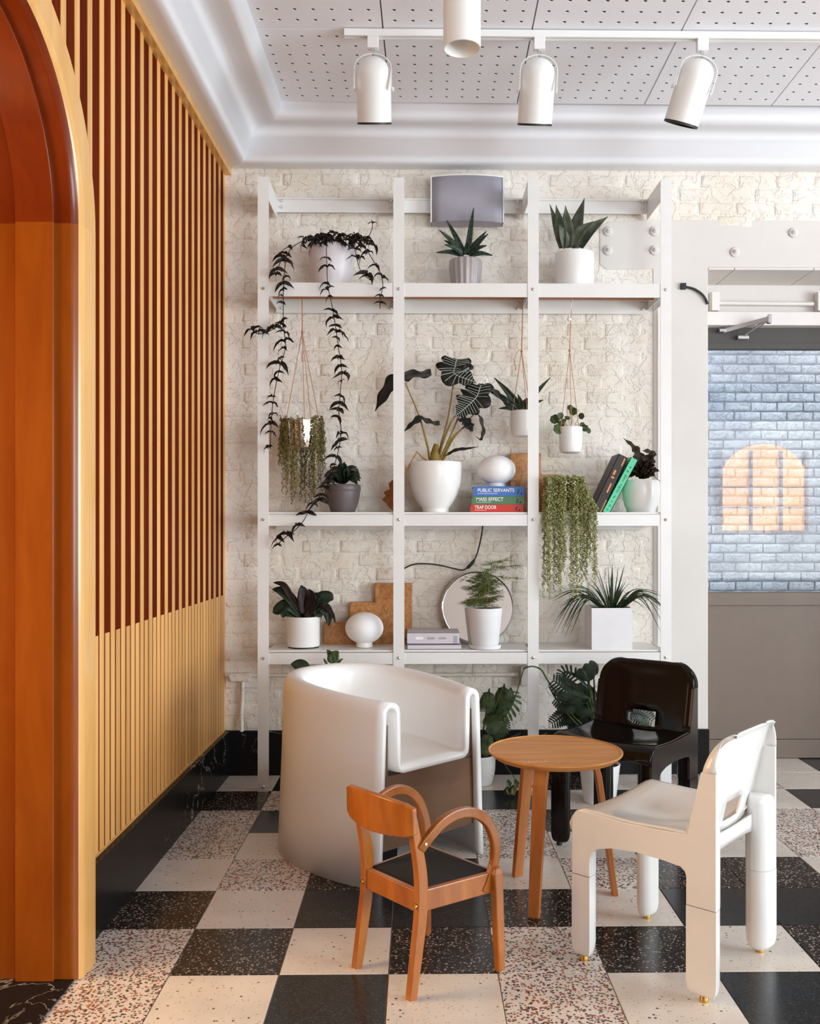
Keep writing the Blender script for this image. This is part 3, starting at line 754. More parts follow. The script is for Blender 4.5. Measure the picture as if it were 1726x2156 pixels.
# ---- white tub armchair
def tub():
    t = thing('tub_armchair', 'white fibreglass tub armchair with a folded rim and brown plywood front', 'armchair', W(0.010, 3.674, 0), cm_ang(0.705, -0.71))
    plan = []
    for s_ in range(-26, 27):
        u = s_ / 26.0; a = abs(u); sg = 1 if u > 0 else -1
        if a > 0.52:
            q = (a - 0.52) / 0.48; y = -0.37 + 0.37 * q; x = 0.352 - 0.062 * q * q
        else:
            ph = a / 0.52 * math.pi / 2; x = 0.352 * math.sin(ph) ** 0.92; y = -0.37 - 0.425 * math.cos(ph) ** 0.92
        plan.append(Vector((sg * x, y)))
    nrm = []
    for i in range(len(plan)):
        tt = plan[min(i + 1, len(plan) - 1)] - plan[max(i - 1, 0)]; n = Vector((-tt.y, tt.x)).normalized()
        c = Vector((0, -0.3)) - plan[i]
        if n.dot(c) < 0: n = -n
        if i in (0, len(plan) - 1): n = Vector((-1 if plan[i].x > 0 else 1, 0))
        nrm.append(n)
    def zt(y): return 0.690 + 0.045 * min(1, max(0, -y / 0.7))
    rim = 0.043
    def ring(d, z, rel):
        out = []
        for p, n in zip(plan, nrm):
            q = p + n * d; out.append((q.x, q.y if abs(q.y) > 1e-6 else 0.0, (zt(p.y) + z) if rel else z))
        return out
    prof_ = [(0.0, 0.0, False), (0.008, 0.2, False), (0.017, 0.42, False), (0.024, -rim - 0.03, True), (0.0255, -rim, True)]
    for i in range(1, 8):
        a = math.pi * i / 8; prof_.append((0.0255 + rim - rim * math.cos(a), -rim + rim * math.sin(a), True))
    prof_ += [(0.1115, -rim, True), (0.114, -0.16, True), (0.116, 0.470, False), (0.117, 0.455, False), (0.119, 0.447, False), (0.124, 0.442, False), (0.132, 0.440, False)]
    rings = [ring(*p_) for p_ in prof_]
    b = B().loft(rings)
    n0 = (len(rings) - 1) * len(plan); m = len(plan)      # seat: ruled between mirrored points
    last = rings[-1]; extra = {}
    half = m // 2
    cols = [[n0 + i for i in range(m)]]
    for i in range(half):
        L, R = Vector(last[i]), Vector(last[m - 1 - i]); prev = n0 + i
        for q in range(1, 4):
            p = L.lerp(R, q / 4); p.z -= 0.010 * math.sin(math.pi * q / 4) * min(1, i / 5); b.v.append(p); extra[(i, q)] = len(b.v) - 1
    def idx(i, q):
        if q == 0: return n0 + i
        if q == 4: return n0 + m - 1 - i
        return extra[(i, q)]
    for i in range(half - 1):
        for q in range(4): b.f.append((idx(i, q), idx(i + 1, q), idx(i + 1, q + 1), idx(i, q + 1)))
    i = half - 1
    b.f.append((idx(i, 0), n0 + half, idx(i, 1))); b.f.append((idx(i, 1), n0 + half, idx(i, 2))); b.f.append((idx(i, 2), n0 + half, idx(i, 3))); b.f.append((idx(i, 3), n0 + half, idx(i, 4)))
    obj('shell', b, M['tub'], t, smooth=60, solid=0.024, soff=-1.0).modifiers['Solidify'].use_even_offset = True
    pan = B().box2((-0.262, -0.050, 0.125), (0.262, -0.032, 0.405)).box2((-0.262, -0.050, 0.40), (-0.215, -0.032, 0.60)).box2((0.215, -0.050, 0.40), (0.262, -0.032, 0.60))
    obj('front_panel', pan, M['ply'], t)
    return t
tub()

# ---- round side table
def table():
    t = thing('side_table', 'round oak side table with three splayed plank legs', 'table', W(0.454, 3.438, 0), -TH)
    R, zt = 0.2445, 0.531
    obj('table_top', B().lathe([(0.0001, zt - 0.022), (R - 0.022, zt - 0.022), (R - 0.004, zt - 0.008), (R, zt - 0.003), (R, zt + 0.002), (R - 0.003, zt + 0.003), (R - 0.007, zt - 0.001), (0.0001, zt - 0.001)], n=72), M['oak'], t, smooth=30)
    for fx, fz in ((0.3344, 3.623), (0.357, 3.247), (0.670, 3.445)):
        d = Vector((fx - 0.454, fz - 3.438, 0)); L = d.length; d.normalize()
        path = [d * (L + 0.004), d * (L * 0.86) + Vector((0, 0, 0.25)), d * (L * 0.73) + Vector((0, 0, 0.44)), d * (L * 0.66) + Vector((0, 0, 0.492)), d * (L * 0.52) + Vector((0, 0, 0.511))]
        b = B(); tang = Vector((-d.y, d.x, 0)); rings = []
        ws = [0.040, 0.046, 0.050, 0.052, 0.052]
        for i, p in enumerate(path):
            q = (path[min(i + 1, 4)] - path[max(i - 1, 0)]).normalized(); nn = tang.cross(q).normalized(); th_ = 0.010
            if i == 0: nn = Vector((d.x, d.y, 0))
            rings.append([p + tang * (sx * ws[i] / 2) + nn * (sy * th_) for sx, sy in ((-1, -1), (1, -1), (1, 1), (-1, 1))])
        obj('leg', b.loft(rings, True, True, True), M['oakleg'], t, bevel=0.002)
    # pale coffee-ring scuffs on the top
    random.seed(3); sc = B()
    for q in range(26):
        a = random.uniform(-1, 1); px_ = 1094 + random.random() * 60 + (random.random() < 0.35) * 75
        p = Vector(((px_ - CX) / F_PX * 3.27 - 0.454, random.uniform(-0.172, -0.150) - (px_ - 1094) * 0.00012, zt - 0.0009))
        l = random.uniform(0.003, 0.009); an = random.uniform(0, 3)
        sc.box(p, (l, 0.0012, 0.0006), an)
    o = obj('scuff_marks', sc, M['paper'], t); o['kind'] = 'stuff'; o['label'] = 'pale scratches across the table top'
    return t
table()

# ---- small wooden armchair
def child_chair():
    t = thing('small_armchair', 'small varnished beech armchair with bentwood arms and black seat pad', 'chair', W(-0.0227, 2.875, 0), cm_ang(0.783, 0.62) + 0.05)
    wd = M['chairwood']; up = (0, 1, 0)
    for s in (-1, 1):
        path = spline([(s * 0.129, -0.160, 0.0), (s * 0.128, -0.140, 0.12), (s * 0.127, -0.122, 0.24), (s * 0.127, -0.122, 0.34), (s * 0.128, -0.138, 0.43), (s * 0.129, -0.158, 0.52)], 5)
        n = len(path)
        L = obj('rear_leg', B().bar(path, 0.024, [0.026 + 0.010 * math.sin(math.pi * min(1, i / n * 1.1)) for i in range(n)], up), wd, t, bevel=0.003)
        obj('glide', B().lathe([(0.0001, -0.001), (0.011, -0.001), (0.012, 0.004), (0.0001, 0.004)], (s * 0.129, -0.160, 0.0), 10), M['ceramic'], L)
        obj('bolt', B().lathe([(0.008, 0), (0.007, 0.004), (0.0001, 0.005)], (s * 0.127, -0.140, 0.262), 10, M=Matrix.Rotation(math.pi / 2, 3, 'X')), M['brass'], L, smooth=True)
        fl_ = obj('front_leg', B().bar([(s * 0.170, 0.158, 0.0), (s * 0.168, 0.152, 0.16), (s * 0.166, 0.146, 0.300), (s * 0.166, 0.146, 0.318)], [0.024, 0.026, 0.028, 0.024], [0.026, 0.032, 0.036, 0.020], up), wd, t, bevel=0.004)
        obj('glide', B().lathe([(0.0001, -0.001), (0.011, -0.001), (0.012, 0.004), (0.0001, 0.004)], (s * 0.170, 0.158, 0.0), 10), M['ceramic'], fl_)
        arm = spline([(s * 0.135, -0.132, 0.425), (s * 0.143, -0.105, 0.455), (s * 0.150, -0.055, 0.492), (s * 0.156, 0.005, 0.507), (s * 0.161, 0.065, 0.495), (s * 0.164, 0.115, 0.455), (s * 0.163, 0.143, 0.395), (s * 0.158, 0.148, 0.335), (s * 0.152, 0.130, 0.280), (s * 0.148, 0.110, 0.245)], 4)
        ar = obj('arm', B().bar(arm, 0.030, 0.020, (s, 0, 0)), wd, t, bevel=0.004)
        # bar's 'up' is sideways: make it 30 mm wide across, 20 mm thick
        obj('screw', B().lathe([(0.006, 0), (0.006, 0.002), (0.0001, 0.003)], (s * 0.148, -0.118, 0.440), 10, M=Matrix.Rotation(s * math.pi / 2, 3, 'Y')), M['chrome'], ar, smooth=True)
        obj('side_apron', B().bar([(s * 0.120, -0.120, 0.270), (s * 0.150, 0.150, 0.270)], 0.020, 0.062, (0, 0, 1)), wd, t, bevel=0.003)
    obj('rear_apron', B().bar([(-0.127, -0.122, 0.270), (0.127, -0.122, 0.270)], 0.020, 0.062, (0, 0, 1)), wd, t, bevel=0.003)
    obj('front_apron', B().bar([(-0.152, 0.146, 0.270), (0.152, 0.146, 0.270)], 0.020, 0.062, (0, 0, 1)), wd, t, bevel=0.003)
    e = [(-0.114, -0.110), (0.114, -0.110), (0.138, 0.138), (-0.138, 0.138)]
    def sq(f, z): return [(x * f, 0.014 + (y - 0.014) * f, z) for x, y in e]
    obj('seat_pad', B().loft([sq(1.0, 0.288), sq(1.0, 0.300), sq(0.97, 0.306), sq(0.80, 0.311), sq(0.4, 0.313)], True, True, True), M['fabric'], t, smooth=30)
    back = []
    for i in range(13):
        u = i / 6 - 1; x = 0.158 * u; y = -0.178 - 0.022 * (1 - u * u) + 0.012 * u * u
        hb, ht = 0.462 + 0.010 * u * u, 0.560 + 0.016 * (1 - u * u)
        if abs(u) == 1: hb += 0.006; ht -= 0.006
        back.append([(x, y - 0.010, hb), (x, y + 0.008, hb + 0.002), (x, y + 0.004, ht), (x, y - 0.012, ht - 0.002)])
    obj('backrest', B().loft(back, True, True, True), wd, t, smooth=40, bevel=0.003)
    return t
child_chair()

# ================================================================== CEILING FITTINGS
TZ = 4.06
tr = camframe(thing('light_track', 'white ceiling track carrying the three spotlights', 'light track', W(-0.37, TZ, 3.46)))
def tz_(xc): return 3.503 - 0.008 * (xc + 0.75)
x0 = (725 - CX) / F_PX * TZ; x1 = 2.3
def TP(xc, y, z): return Vector((xc + 0.37, y, z - 3.46))
b = B().loft([[TP(x, yy, tz_(x) + dz_) for yy, dz_ in ((-0.018, -0.030), (-0.006, -0.030), (-0.006, -0.012), (0.006, -0.012), (0.006, -0.030), (0.018, -0.030), (0.018, -0.001), (-0.018, -0.001))] for x in (x0, x1)], True, True, True)
obj('rail', b, M['lampwhite'], tr)
def spot(px, label, tiltx, tilty, dpx=0):
    xc = (px - CX) / F_PX * TZ; zt = tz_(xc) - 0.030
    t = camframe(thing('track_spotlight', label, 'spotlight', W(xc, TZ, zt), group='spotlights on the ceiling track'))
    obj('adapter', B().box2((-0.024, -0.016, -0.05), (0.024, 0.016, 0.004)), M['lampwhite'], t, bevel=0.003)
    obj('stem', B().tube([(0, 0, -0.05), (0, 0, -0.075)], 0.008, 8), M['chrome'], t, smooth=True)
    R_ = Matrix.Rotation(tilty, 3, 'Y') @ Matrix.Rotation(tiltx, 3, 'X')
    c = Vector((0, 0, -0.075)); rh = 0.0765
    hd = [(0.0001, 0.0)] + [(rh * math.sin(a), -rh * 1.0 + rh * math.cos(a)) for a in [math.pi / 2 * i / 10 for i in range(1, 11)]] + [(rh, -0.15), (rh * 0.99, -0.268)]
    h = obj('head', B().lathe([(r, z - 0.004) for r, z in hd], c, 36, M=R_), M['lampwhite'], t, smooth=50)
    obj('rim', B().lathe([(rh * 0.995, -0.268), (rh * 0.995, -0.277), (rh * 0.9, -0.277), (rh * 0.85, -0.20), (0.0001, -0.19)], c, 36, M=R_), M['black'], h, smooth=40)
    yk = [Vector((s_ * (rh + 0.004), 0, z_)) for s_, z_ in ((-1, -0.15), (-1, -0.06))] + [Vector(((rh + 0.004) * math.cos(a), 0, -0.06 + 0.062 * math.sin(a))) for a in [math.pi * (1 - i / 10) for i in range(1, 10)]] + [Vector(((rh + 0.004), 0, -0.06)), Vector(((rh + 0.004), 0, -0.15))]
    R2 = Matrix.Rotation(tilty, 3, 'Y')
    obj('yoke', B().bar([R2 @ p + c for p in yk], 0.003, 0.018, (0, 1, 0)), M['lampwhite'], t)
    for s_ in (-1, 1): obj('knob', B().lathe([(0.010, 0), (0.010, 0.008), (0.0001, 0.009)], R_ @ Vector((s_ * (rh + 0.005), 0, -0.135)) + c, 10, M=R_ @ Matrix.Rotation(s_ * math.pi / 2, 3, 'Y')), M['lampwhite'], t, smooth=True)
spot(785, 'white bullet spotlight on the ceiling track, furthest left', math.radians(24), 0.0)
spot(1135, 'white bullet spotlight on the ceiling track, middle of the three', math.radians(24), 0.03)
spot(1478, 'white bullet spotlight on the ceiling track tilted towards the left', math.radians(22), 0.26)
zc_ = 3.30; xc_ = (972.5 - CX) / F_PX * zc_; zb = EYE + (CY - 103) / F_PX * zc_
t = camframe(thing('ceiling_downlight', 'white cylinder downlight hanging from the ceiling in front of the track', 'downlight', W(xc_, zc_, zb)))
R_ = 39.5 / F_PX * zc_
obj('body', B().lathe([(R_ * 0.93, 0.0), (R_, 0.0), (R_, 0.004), (R_, 3.497 - zb), (0.0001, 3.497 - zb)], n=40), M['lampwhite'], t, smooth=40)
obj('reflector', B().lathe([(R_ * 0.93, 0.0), (R_ * 0.55, 0.10), (0.0001, 0.11)], n=32), M['lampwhite'], t, smooth=40)

# ================================================================== WALL FITTINGS
p0, p1 = at(908, 455, 4.93), at(1063, 357, 4.93)
t = thing('wall_speaker', 'lavender grey box speaker with white rim mounted above the shelves', 'speaker', ((p0.x + p1.x) / 2, 5.0, p0.z))
w_, h_ = (p1.x - p0.x) / 2, p1.z - p0.z
front = [(-w_ + 0.004, 0.0)] + [(w_ * q * 0.97, -0.07 - 0.035 * (1 - q * q)) for q in (-1, -0.75, -0.5, -0.25, 0, 0.25, 0.5, 0.75, 1)] + [(w_ - 0.004, 0.0)]
obj('case', B().prism([(x, y + 0.10) for x, y in [(-w_, 0.0), (-w_, -0.068)] + [(w_ * q, -0.066 - 0.032 * (1 - q * q)) for q in (-0.75, -0.5, -0.25, 0, 0.25, 0.5, 0.75)] + [(w_, -0.068), (w_, 0.0)]], 2, 0.0, h_), M['speaker'], t)
for xs_ in (-1, 1): obj('side_rim', B().box2((xs_ * w_ - 0.003, 0.026, 0.0), (xs_ * w_ + 0.003, 0.10, h_)), M['lampwhite'], t)
obj('top_rim', B().loft([[(w_ * q, yy - 0.032 * (1 - q * q) + 0.10, zz) for yy, zz in ((-0.074, h_ - 0.006), (-0.074, h_ + 0.002), (-0.04, h_ + 0.002), (-0.04, h_ - 0.006))] for q in (-1, -0.75, -0.5, -0.25, 0, 0.25, 0.5, 0.75, 1)], True, True, True), M['lampwhite'], t)
gr = [(w_ * q * 0.955, -0.072 - 0.032 * (1 - q * q) + 0.10) for q in (-1, -0.75, -0.5, -0.25, 0, 0.25, 0.5, 0.75, 1)]
obj('grille', B().loft([[(x, y, z) for x, y in gr] for z in (-0.001, h_ - 0.007)]), M['speaker'], t, smooth=60, solid=0.004, soff=0.0)
obj('mount', B().box2((-0.03, 0.08, 0.06), (0.03, 0.125, 0.16)), M['shelf'], t)

BL_ = [('upper left bolt of the four on the plaster patch behind the shelves', 1280, 487), ('upper right bolt of the four on the plaster patch, beside the upright', 1378, 487),
       ('lower left bolt of the four on the plaster patch behind the shelves', 1280, 527), ('lower right bolt of the four on the plaster patch, beside the upright', 1378, 527),
       ('large white bolt on the plaster above the door recess', 1547, 531), ('white bolt high on the plaster near the right edge', 1670, 490)]
for lab, px, py in BL_:
    p = at(px, py, YB - 0.008)
    t = thing('wall_bolt', lab, 'bolt', p, group='painted bolts on the wall')
    obj('washer', B().lathe([(0.026, 0.0), (0.026, 0.004), (0.020, 0.008), (0.0001, 0.008)], n=16, M=Matrix.Rotation(math.pi / 2, 3, 'X')), M['plaster'], t, smooth=30)
    obj('nut', B().lathe([(0.013, 0.006), (0.013, 0.018), (0.007, 0.019), (0.007, 0.028), (0.0001, 0.028)], n=6, M=Matrix.Rotation(math.pi / 2, 3, 'X')), M['plaster'], t)

def wp(x, y, d=0.02): return at(x, y, YB - d)
t = thing('conduit', 'cream painted conduit with a junction box low on the brick wall', 'conduit', wp(508, 1540))
obj('pipe', B().tube([wp(474, 1422), wp(700, 1422), wp(1092, 1420)], 0.011, 10).tube([wp(511, 1432), wp(510, 1470), wp(508, 1500), wp(509, 1540, .03)], 0.011, 10), M['wallpaint'], t, world=True, smooth=True)
c = wp(507, 1425); hx = 0.055
obj('junction_box', B().prism([(c.x - 0.065, c.z + 0.012), (c.x - 0.05, c.z - 0.022), (c.x + 0.05, c.z - 0.022), (c.x + 0.065, c.z + 0.012), (c.x + 0.05, c.z + 0.022), (c.x - 0.05, c.z + 0.022)], 1, YB - 0.05, YB - 0.004), M['wallpaint'], t, world=True, bevel=0.005)
c = wp(1104, 1422); obj('outlet_box', B().box((c.x, YB - 0.028, c.z), (0.045, 0.05, 0.105)), M['plaster'], t, world=True, bevel=0.004)
t = thing('conduit', 'white surface conduit with two boxes above the glazed door', 'conduit', at(1600, 640, YD - 0.03))
obj('pipe', B().tube([at(1508, 638, YD - .03), at(1712, 640, YD - .03)], 0.012, 10), M['doorframe'], t, world=True, smooth=True)
for px in (1500, 1722): 
    c = at(px, 636, YD - .03); obj('box', B().box((c.x + 0.01, YD - 0.03, c.z), (0.045, 0.055, 0.11)), M['doorframe'], t, world=True, bevel=0.003)
t = thing('vertical_conduit', 'thin white vertical pipe on the wall beside the right upright', 'conduit', wp(1384, 1250))
obj('pipe', B().tube([wp(1385, 640), wp(1385, 1530, .02)], 0.007, 8), M['plaster'], t, world=True, smooth=True)
t = thing('wall_cable', 'short black cable curving from the wall into the door recess', 'cable', wp(1440, 604, .02))
obj('clip', B().box(wp(1438, 603, .012), (0.030, 0.022, 0.034)), M['black'], t, world=True, bevel=0.003)
obj('cord', B().tube(spline([wp(1444, 604, .014), wp(1462, 609, .016), wp(1480, 622, .018), wp(1490, 640, .012)], 5), 0.0065, 8), M['black'], t, world=True, smooth=True)
t = thing('inline_lamp_cord', 'black lamp cord with an inline switch hanging behind the middle bay', 'cord', at(990, 1190, 5.06))
cp = lambda x, y: at(x, y, 5.06)
obj('cord', B().tube(spline([at(1015, 1076, 5.09), cp(1016, 1107), cp(1011, 1140), cp(1001, 1174), cp(990, 1188), cp(976, 1200), cp(955, 1197), cp(925, 1190), cp(895, 1187), cp(868, 1189), cp(845, 1200)], 5), 0.0042, 7), M['black'], t, world=True, smooth=True)
obj('switch', B().tube([cp(999, 1178), cp(995, 1184), cp(986, 1194), cp(983, 1197)], [0.005, 0.010, 0.010, 0.005], 8), M['black'], t, world=True, smooth=True)

# ================================================================== SHELF OBJECTS
def pot_part(t, base, prof, mat, n=36, rib=0, amp=0.0, soil=None, wall=0.006):
    """prof = outer (r, z) from the foot up; adds an inner wall and, if given, soil"""
    rt, ztp = prof[-1]
    full = [(0.0001, 0.0)] + prof + [(rt - wall * 0.4, ztp + 0.002), (rt - wall, ztp - 0.001), (rt - wall * 1.4, ztp - 0.03)]
    b = B().lathe(full, base, n, rib, amp)
    o = obj('pot', b, mat, t, smooth=45, world=True)
    if soil is not None:
        obj('soil', B().lathe([(0.0001, ztp - soil + 0.004), (rt * 0.5, ztp - soil + 0.006), (rt - wall * 1.2, ztp - soil)], base, 20), M['soil'], t, smooth=60, world=True)
    return o
def prof_px(pairs, Y, bottom):
    """pairs of (half width px, y px) -> (r, z above the foot)"""
    return [(hw * k(Y), (bottom - y) * k(Y)) for hw, y in pairs]
def smoothprof(pairs, n=4):
    return [(p.x, p.y) for p in spline([Vector((a, b, 0)) for a, b in pairs], n)]
CAMP = Vector((0, 0, EYE))
def toward(p): return (CAMP - p).normalized()

# ---- top shelf ------------------------------------------------------------
Y1 = 4.955
def base_at(px, Y, z): 
    p = at(px, 1000, Y); return Vector((p.x, Y, z))
# 1. dark trailing vine
bs_ = base_at(698, Y1, Z_T)
vine = thing('trailing_vine', 'black-leaved trailing vine spilling from a pale pot on the top shelf', 'plant', bs_)
pot_part(vine, bs_, smoothprof(prof_px([(33, 596), (36, 592), (44, 560), (48, 530), (49, 508)], Y1, 596)), M['blush'], soil=0.012)
YV = 4.775
def vp(x, y, d=0.0): return at(x, y, YV - d)
strands = [
 [(690, 503, -.12), (660, 500, -.02), (628, 512), (608, 530), (600, 560), (597, 600), (596, 640), (597, 690), (601, 730), (590, 770), (580, 815), (573, 860), (570, 905), (569, 945)],
 [(597, 680), (580, 690), (560, 700), (540, 702), (528, 690)],
 [(606, 534), (590, 552), (581, 580)],
 [(690, 500, -.10), (687, 520, 0.0), (688, 560), (690, 600), (698, 640), (705, 680), (712, 730), (719, 780), (716, 830), (713, 870), (718, 905), (713, 945), (702, 985), (690, 1020), (678, 1048), (655, 1066), (640, 1095), (622, 1115), (600, 1132), (580, 1150)],
 [(700, 500, -.12), (735, 503, -.02), (765, 520), (785, 548), (800, 575), (806, 600), (800, 630), (800, 650)],
 [(762, 520), (775, 500), (784, 478), (782, 463)],
 [(745, 515), (752, 550), (762, 575), (780, 590)],
]
random.seed(21)
# four curled, lobed leaf shapes shared by the whole vine
vleaf = []
for q in range(5):
    random.seed(300 + q); b = B()
    nl = random.choice((3, 4, 5)); 
    for i in range(nl):
        a = (i / (nl - 1) - 0.5) * 2.6 + random.uniform(-.2, .2); L = random.uniform(0.028, 0.046); cu = random.uniform(0.25, 0.9)
        pts = []
        for s_ in range(7):
            u = s_ / 6; ang = a * (0.7 + 0.5 * u)
            pts.append((math.sin(ang) * L * u, -0.010 * math.sin(3 * u) - 0.012 * u * random.random(), 0.006 + math.cos(ang) * L * u * 0.55 - cu * L * u * u * 1.1))
        b.leaf(pts, random.uniform(0.011, 0.017), (0, -1, 0.5), fold=0.5)
    b.tube([(0, 0, 0), (0, -0.003, 0.008)], 0.0012, 5)
    me = bpy.data.meshes.new('leaf'); me.from_pydata([tuple(p) for p in b.v], [], b.f); me.materials.append(M['vine'])
    me.polygons.foreach_set('use_smooth', [True] * len(me.polygons)); vleaf.append(me)
def put_leaf(t, p, rot, sc, me):
    o = obj('leaf', None, None, t, mesh=me, loc=p - ORG[t]); o.rotation_euler = rot; o.scale = (sc, sc, sc); return o
random.seed(22)
for s_ in strands:
    pts = spline([vp(*q) for q in s_], 6)
    obj('stem', B().tube(pts, 0.0022, 5), M['vinestem'], vine, world=True, smooth=True)
    L = 0; last = pts[0]; nxt = 0.02
    for p in pts[1:]:
        L += (p - last).length; last = p
        if L > nxt:
            nxt = L + random.choice((0.018, 0.024, 0.03, 0.045, 0.075))
            put_leaf(vine, p + Vector((random.uniform(-.006, .006), random.uniform(-.008, .004), 0)), (random.uniform(-.5, .5), random.uniform(-.5, .5), random.uniform(-.9, .9)), random.choice((0.75, 1.0, 1.2, 1.5)), random.choice(vleaf))
for q in range(34):     # crown over the rim
    x = random.uniform(640, 790); y = 497 + 22 * ((x - 705) / 70) ** 2 + random.uniform(-6, 20)
    if x > 765: y = random.uniform(510, 560)
    put_leaf(vine, at(x, y, random.uniform(4.80, 4.92)), (random.uniform(-.6, .6), random.uniform(-.7, .7), random.uniform(-1.2, 1.2)), random.uniform(0.95, 1.4), random.choice(vleaf))

# 2. banded succulent in a ribbed pot
bs_ = base_at(980, Y1, Z_T)
t = thing('potted_succulent', 'spiky banded succulent in a small grey ribbed pot below the speaker', 'plant', bs_)
pot_part(t, bs_, smoothprof(prof_px([(25, 597), (28, 592), (32, 565), (33.5, 545), (33, 534)], Y1, 597)), M['ribbed'], 96, 16, 0.035, soil=0.012)
random.seed(4)
for tx, ty, dpt in ((940, 463, .05), (925, 484, -.03), (936, 514, -.06), (918, 531, -.02), (997, 437, .0), (1024, 486, .04), (1027, 492, -.05), (1024, 516, -.06), (1037, 537, 0), (935, 505, .06), (984, 508, -.05), (1010, 500, .08)):
    a = at(982 + (tx - 982) * 0.12, 536, Y1); c = at(tx, ty, Y1 + dpt); md = a.lerp(c, 0.5) + Vector((0, 0, 0.008))
    obj('leaf', B().leaf(spline([a, md, c], 5), 0.031, toward(c) + Vector((0, 0, .5)), 0.35, prof=lambda u: (1 - u ** 2.2) * 0.9 + 0.1 * (1 - u)), M['haworthia'], t, world=True, smooth=True, solid=0.004)

# 3. sword-leaved plant in a white cylinder
bs_ = base_at(1209, Y1, Z_T)
t = thing('potted_snake_plant', 'silvery broad-leaved snake plant in a white cylinder pot on the top shelf', 'plant', bs_)
pot_part(t, bs_, prof_px([(40, 597), (41, 594), (41, 519)], Y1, 597), M['ceramic'], soil=0.006, wall=0.008)
for bx, tx, ty, w_, dpt, q in ((1182, 1157, 430, 15, .03, 0), (1186, 1170, 432, 24, -.02, .1), (1196, 1190, 433, 24, -.03, 0), (1207, 1230, 417, 28, .02, 0), (1222, 1279, 456, 26, .0, .25), (1204, 1248, 466, 20, -.06, .35), (1212, 1228, 470, 17, .05, 0), (1190, 1176, 470, 20, -.05, 0)):
    a = at(bx, 522, Y1); c = at(tx, ty, Y1 + dpt); md = a.lerp(c, 0.45) + Vector(((tx - bx) * -0.0002, -0.01, 0.012 * q * 4))
    obj('leaf', B().leaf(spline([a, md, c], 6), w_ * k(Y1) * 1.15, toward(c) + Vector((random.uniform(-.8, .8), 0, .2)), 0.45, prof=lambda u: (0.55 + 0.45 * math.sin(math.pi * min(1, u * 1.1))) * (1 - u ** 4)), M['snake'], t, world=True, smooth=True, solid=0.002)

# ---- hanging pots -----------------------------------------------------------
YH = 4.955
def hang(t, knot, rod_px, rim_pts, mat='copper', r=0.0018, knot_y=None):
    cords = [at(rod_px, 629, YH)] 
    obj('cord', B().tube([at(rod_px, 630, YH), at(*knot, YH)], r * 1.4, 6), M[mat], t, world=True, smooth=True)
    for (x, y, d) in rim_pts:
        obj('cord', B().tube([at(*knot, YH), at(x, y, YH + d)], r, 6), M[mat], t, world=True, smooth=True)
    obj('knot', B().ball(at(*knot, YH), 0.007, 8, 6), M[mat], t, world=True, smooth=True)
def pearls(t, name, mat, starts, seed, r0, r1, step):
    """strings of small bead leaves hanging from (start, end y) points"""
    random.seed(seed); st = B(); bd = B()
    for p, L, dx, dy in starts:
        n = max(3, int(L / step)); last = p; pts = [p]
        for i in range(n):
            u = (i + 1) / n
            q = p + Vector((dx * math.sin(u * 1.5) + 0.004 * math.sin(i * 1.3 + p.x * 90), dy * math.sin(min(1, u * 5) * 1.57), -L * u + (0.02 * math.sin(min(1, u * 6) * 3.14))))
            pts.append(q)
            for _ in range(2):
                o = Vector((random.uniform(-1, 1), random.uniform(-1, .4), random.uniform(-.6, .6))) * r1 * 1.5
                r = random.uniform(r0, r1); c = q + o
                ax = Vector((random.uniform(-1, 1), random.uniform(-1, 1), random.uniform(-1, 0.3))).normalized(); a1 = ax.orthogonal().normalized(); a2 = ax.cross(a1)
                bd.add([c + ax * r * 1.9, c + a1 * r, c + a2 * r, c - a1 * r, c - a2 * r, c - ax * r * 1.9], [(0, 1, 2), (0, 2, 3), (0, 3, 4), (0, 4, 1), (5, 2, 1), (5, 3, 2), (5, 4, 3), (5, 1, 4)])
        st.tube(pts[::2] + [pts[-1]], 0.0009, 4, False)
    o = obj(name, bd, mat, t, world=True, smooth=80); o['kind'] = 'stuff'
    o = obj('hanging_stems', st, M['stem'], t, world=True); o['kind'] = 'stuff'
# H1: mirrored planter with trailing olive strands
b1 = at(636, 948, YH)
t = thing('hanging_planter', 'mirrored hanging planter covered in olive trailing strands at the left bay', 'plant', b1)
pot_part(t, b1, prof_px([(30, 948), (38, 944), (41, 930), (42, 888)], YH, 948), M['silverpot'], soil=0.01)
hang(t, (636, 700), 636, ((602, 886, -.02), (641, 886, -.09), (655, 886, .03), (672, 888, .05)))
random.seed(31); stt = []
for i in range(110):
    a = random.uniform(0, 6.283); R_ = 43 * k(YH)
    fr = math.sin(a) < 0.3
    endy = random.choice((960, 990, 1020, 1045, 1065, 1075)) if abs(math.cos(a)) < .75 else random.choice((940, 965, 985, 1000))
    y0 = 884 + random.uniform(-4, 6)
    if -0.3 < math.cos(a) - 0.32 < 0.22 and fr and random.random() < .8: continue
    p = Vector((b1.x + R_ * math.cos(a), YH + R_ * math.sin(a), at(636, y0, YH).z))
    stt.append((p, (endy - y0) * k(YH) * random.uniform(.8, 1), random.uniform(-.02, .02), -0.012))
pearls(t, 'trailing_foliage', M['pearl2'], stt, 32, 0.0022, 0.0036, 0.0085)
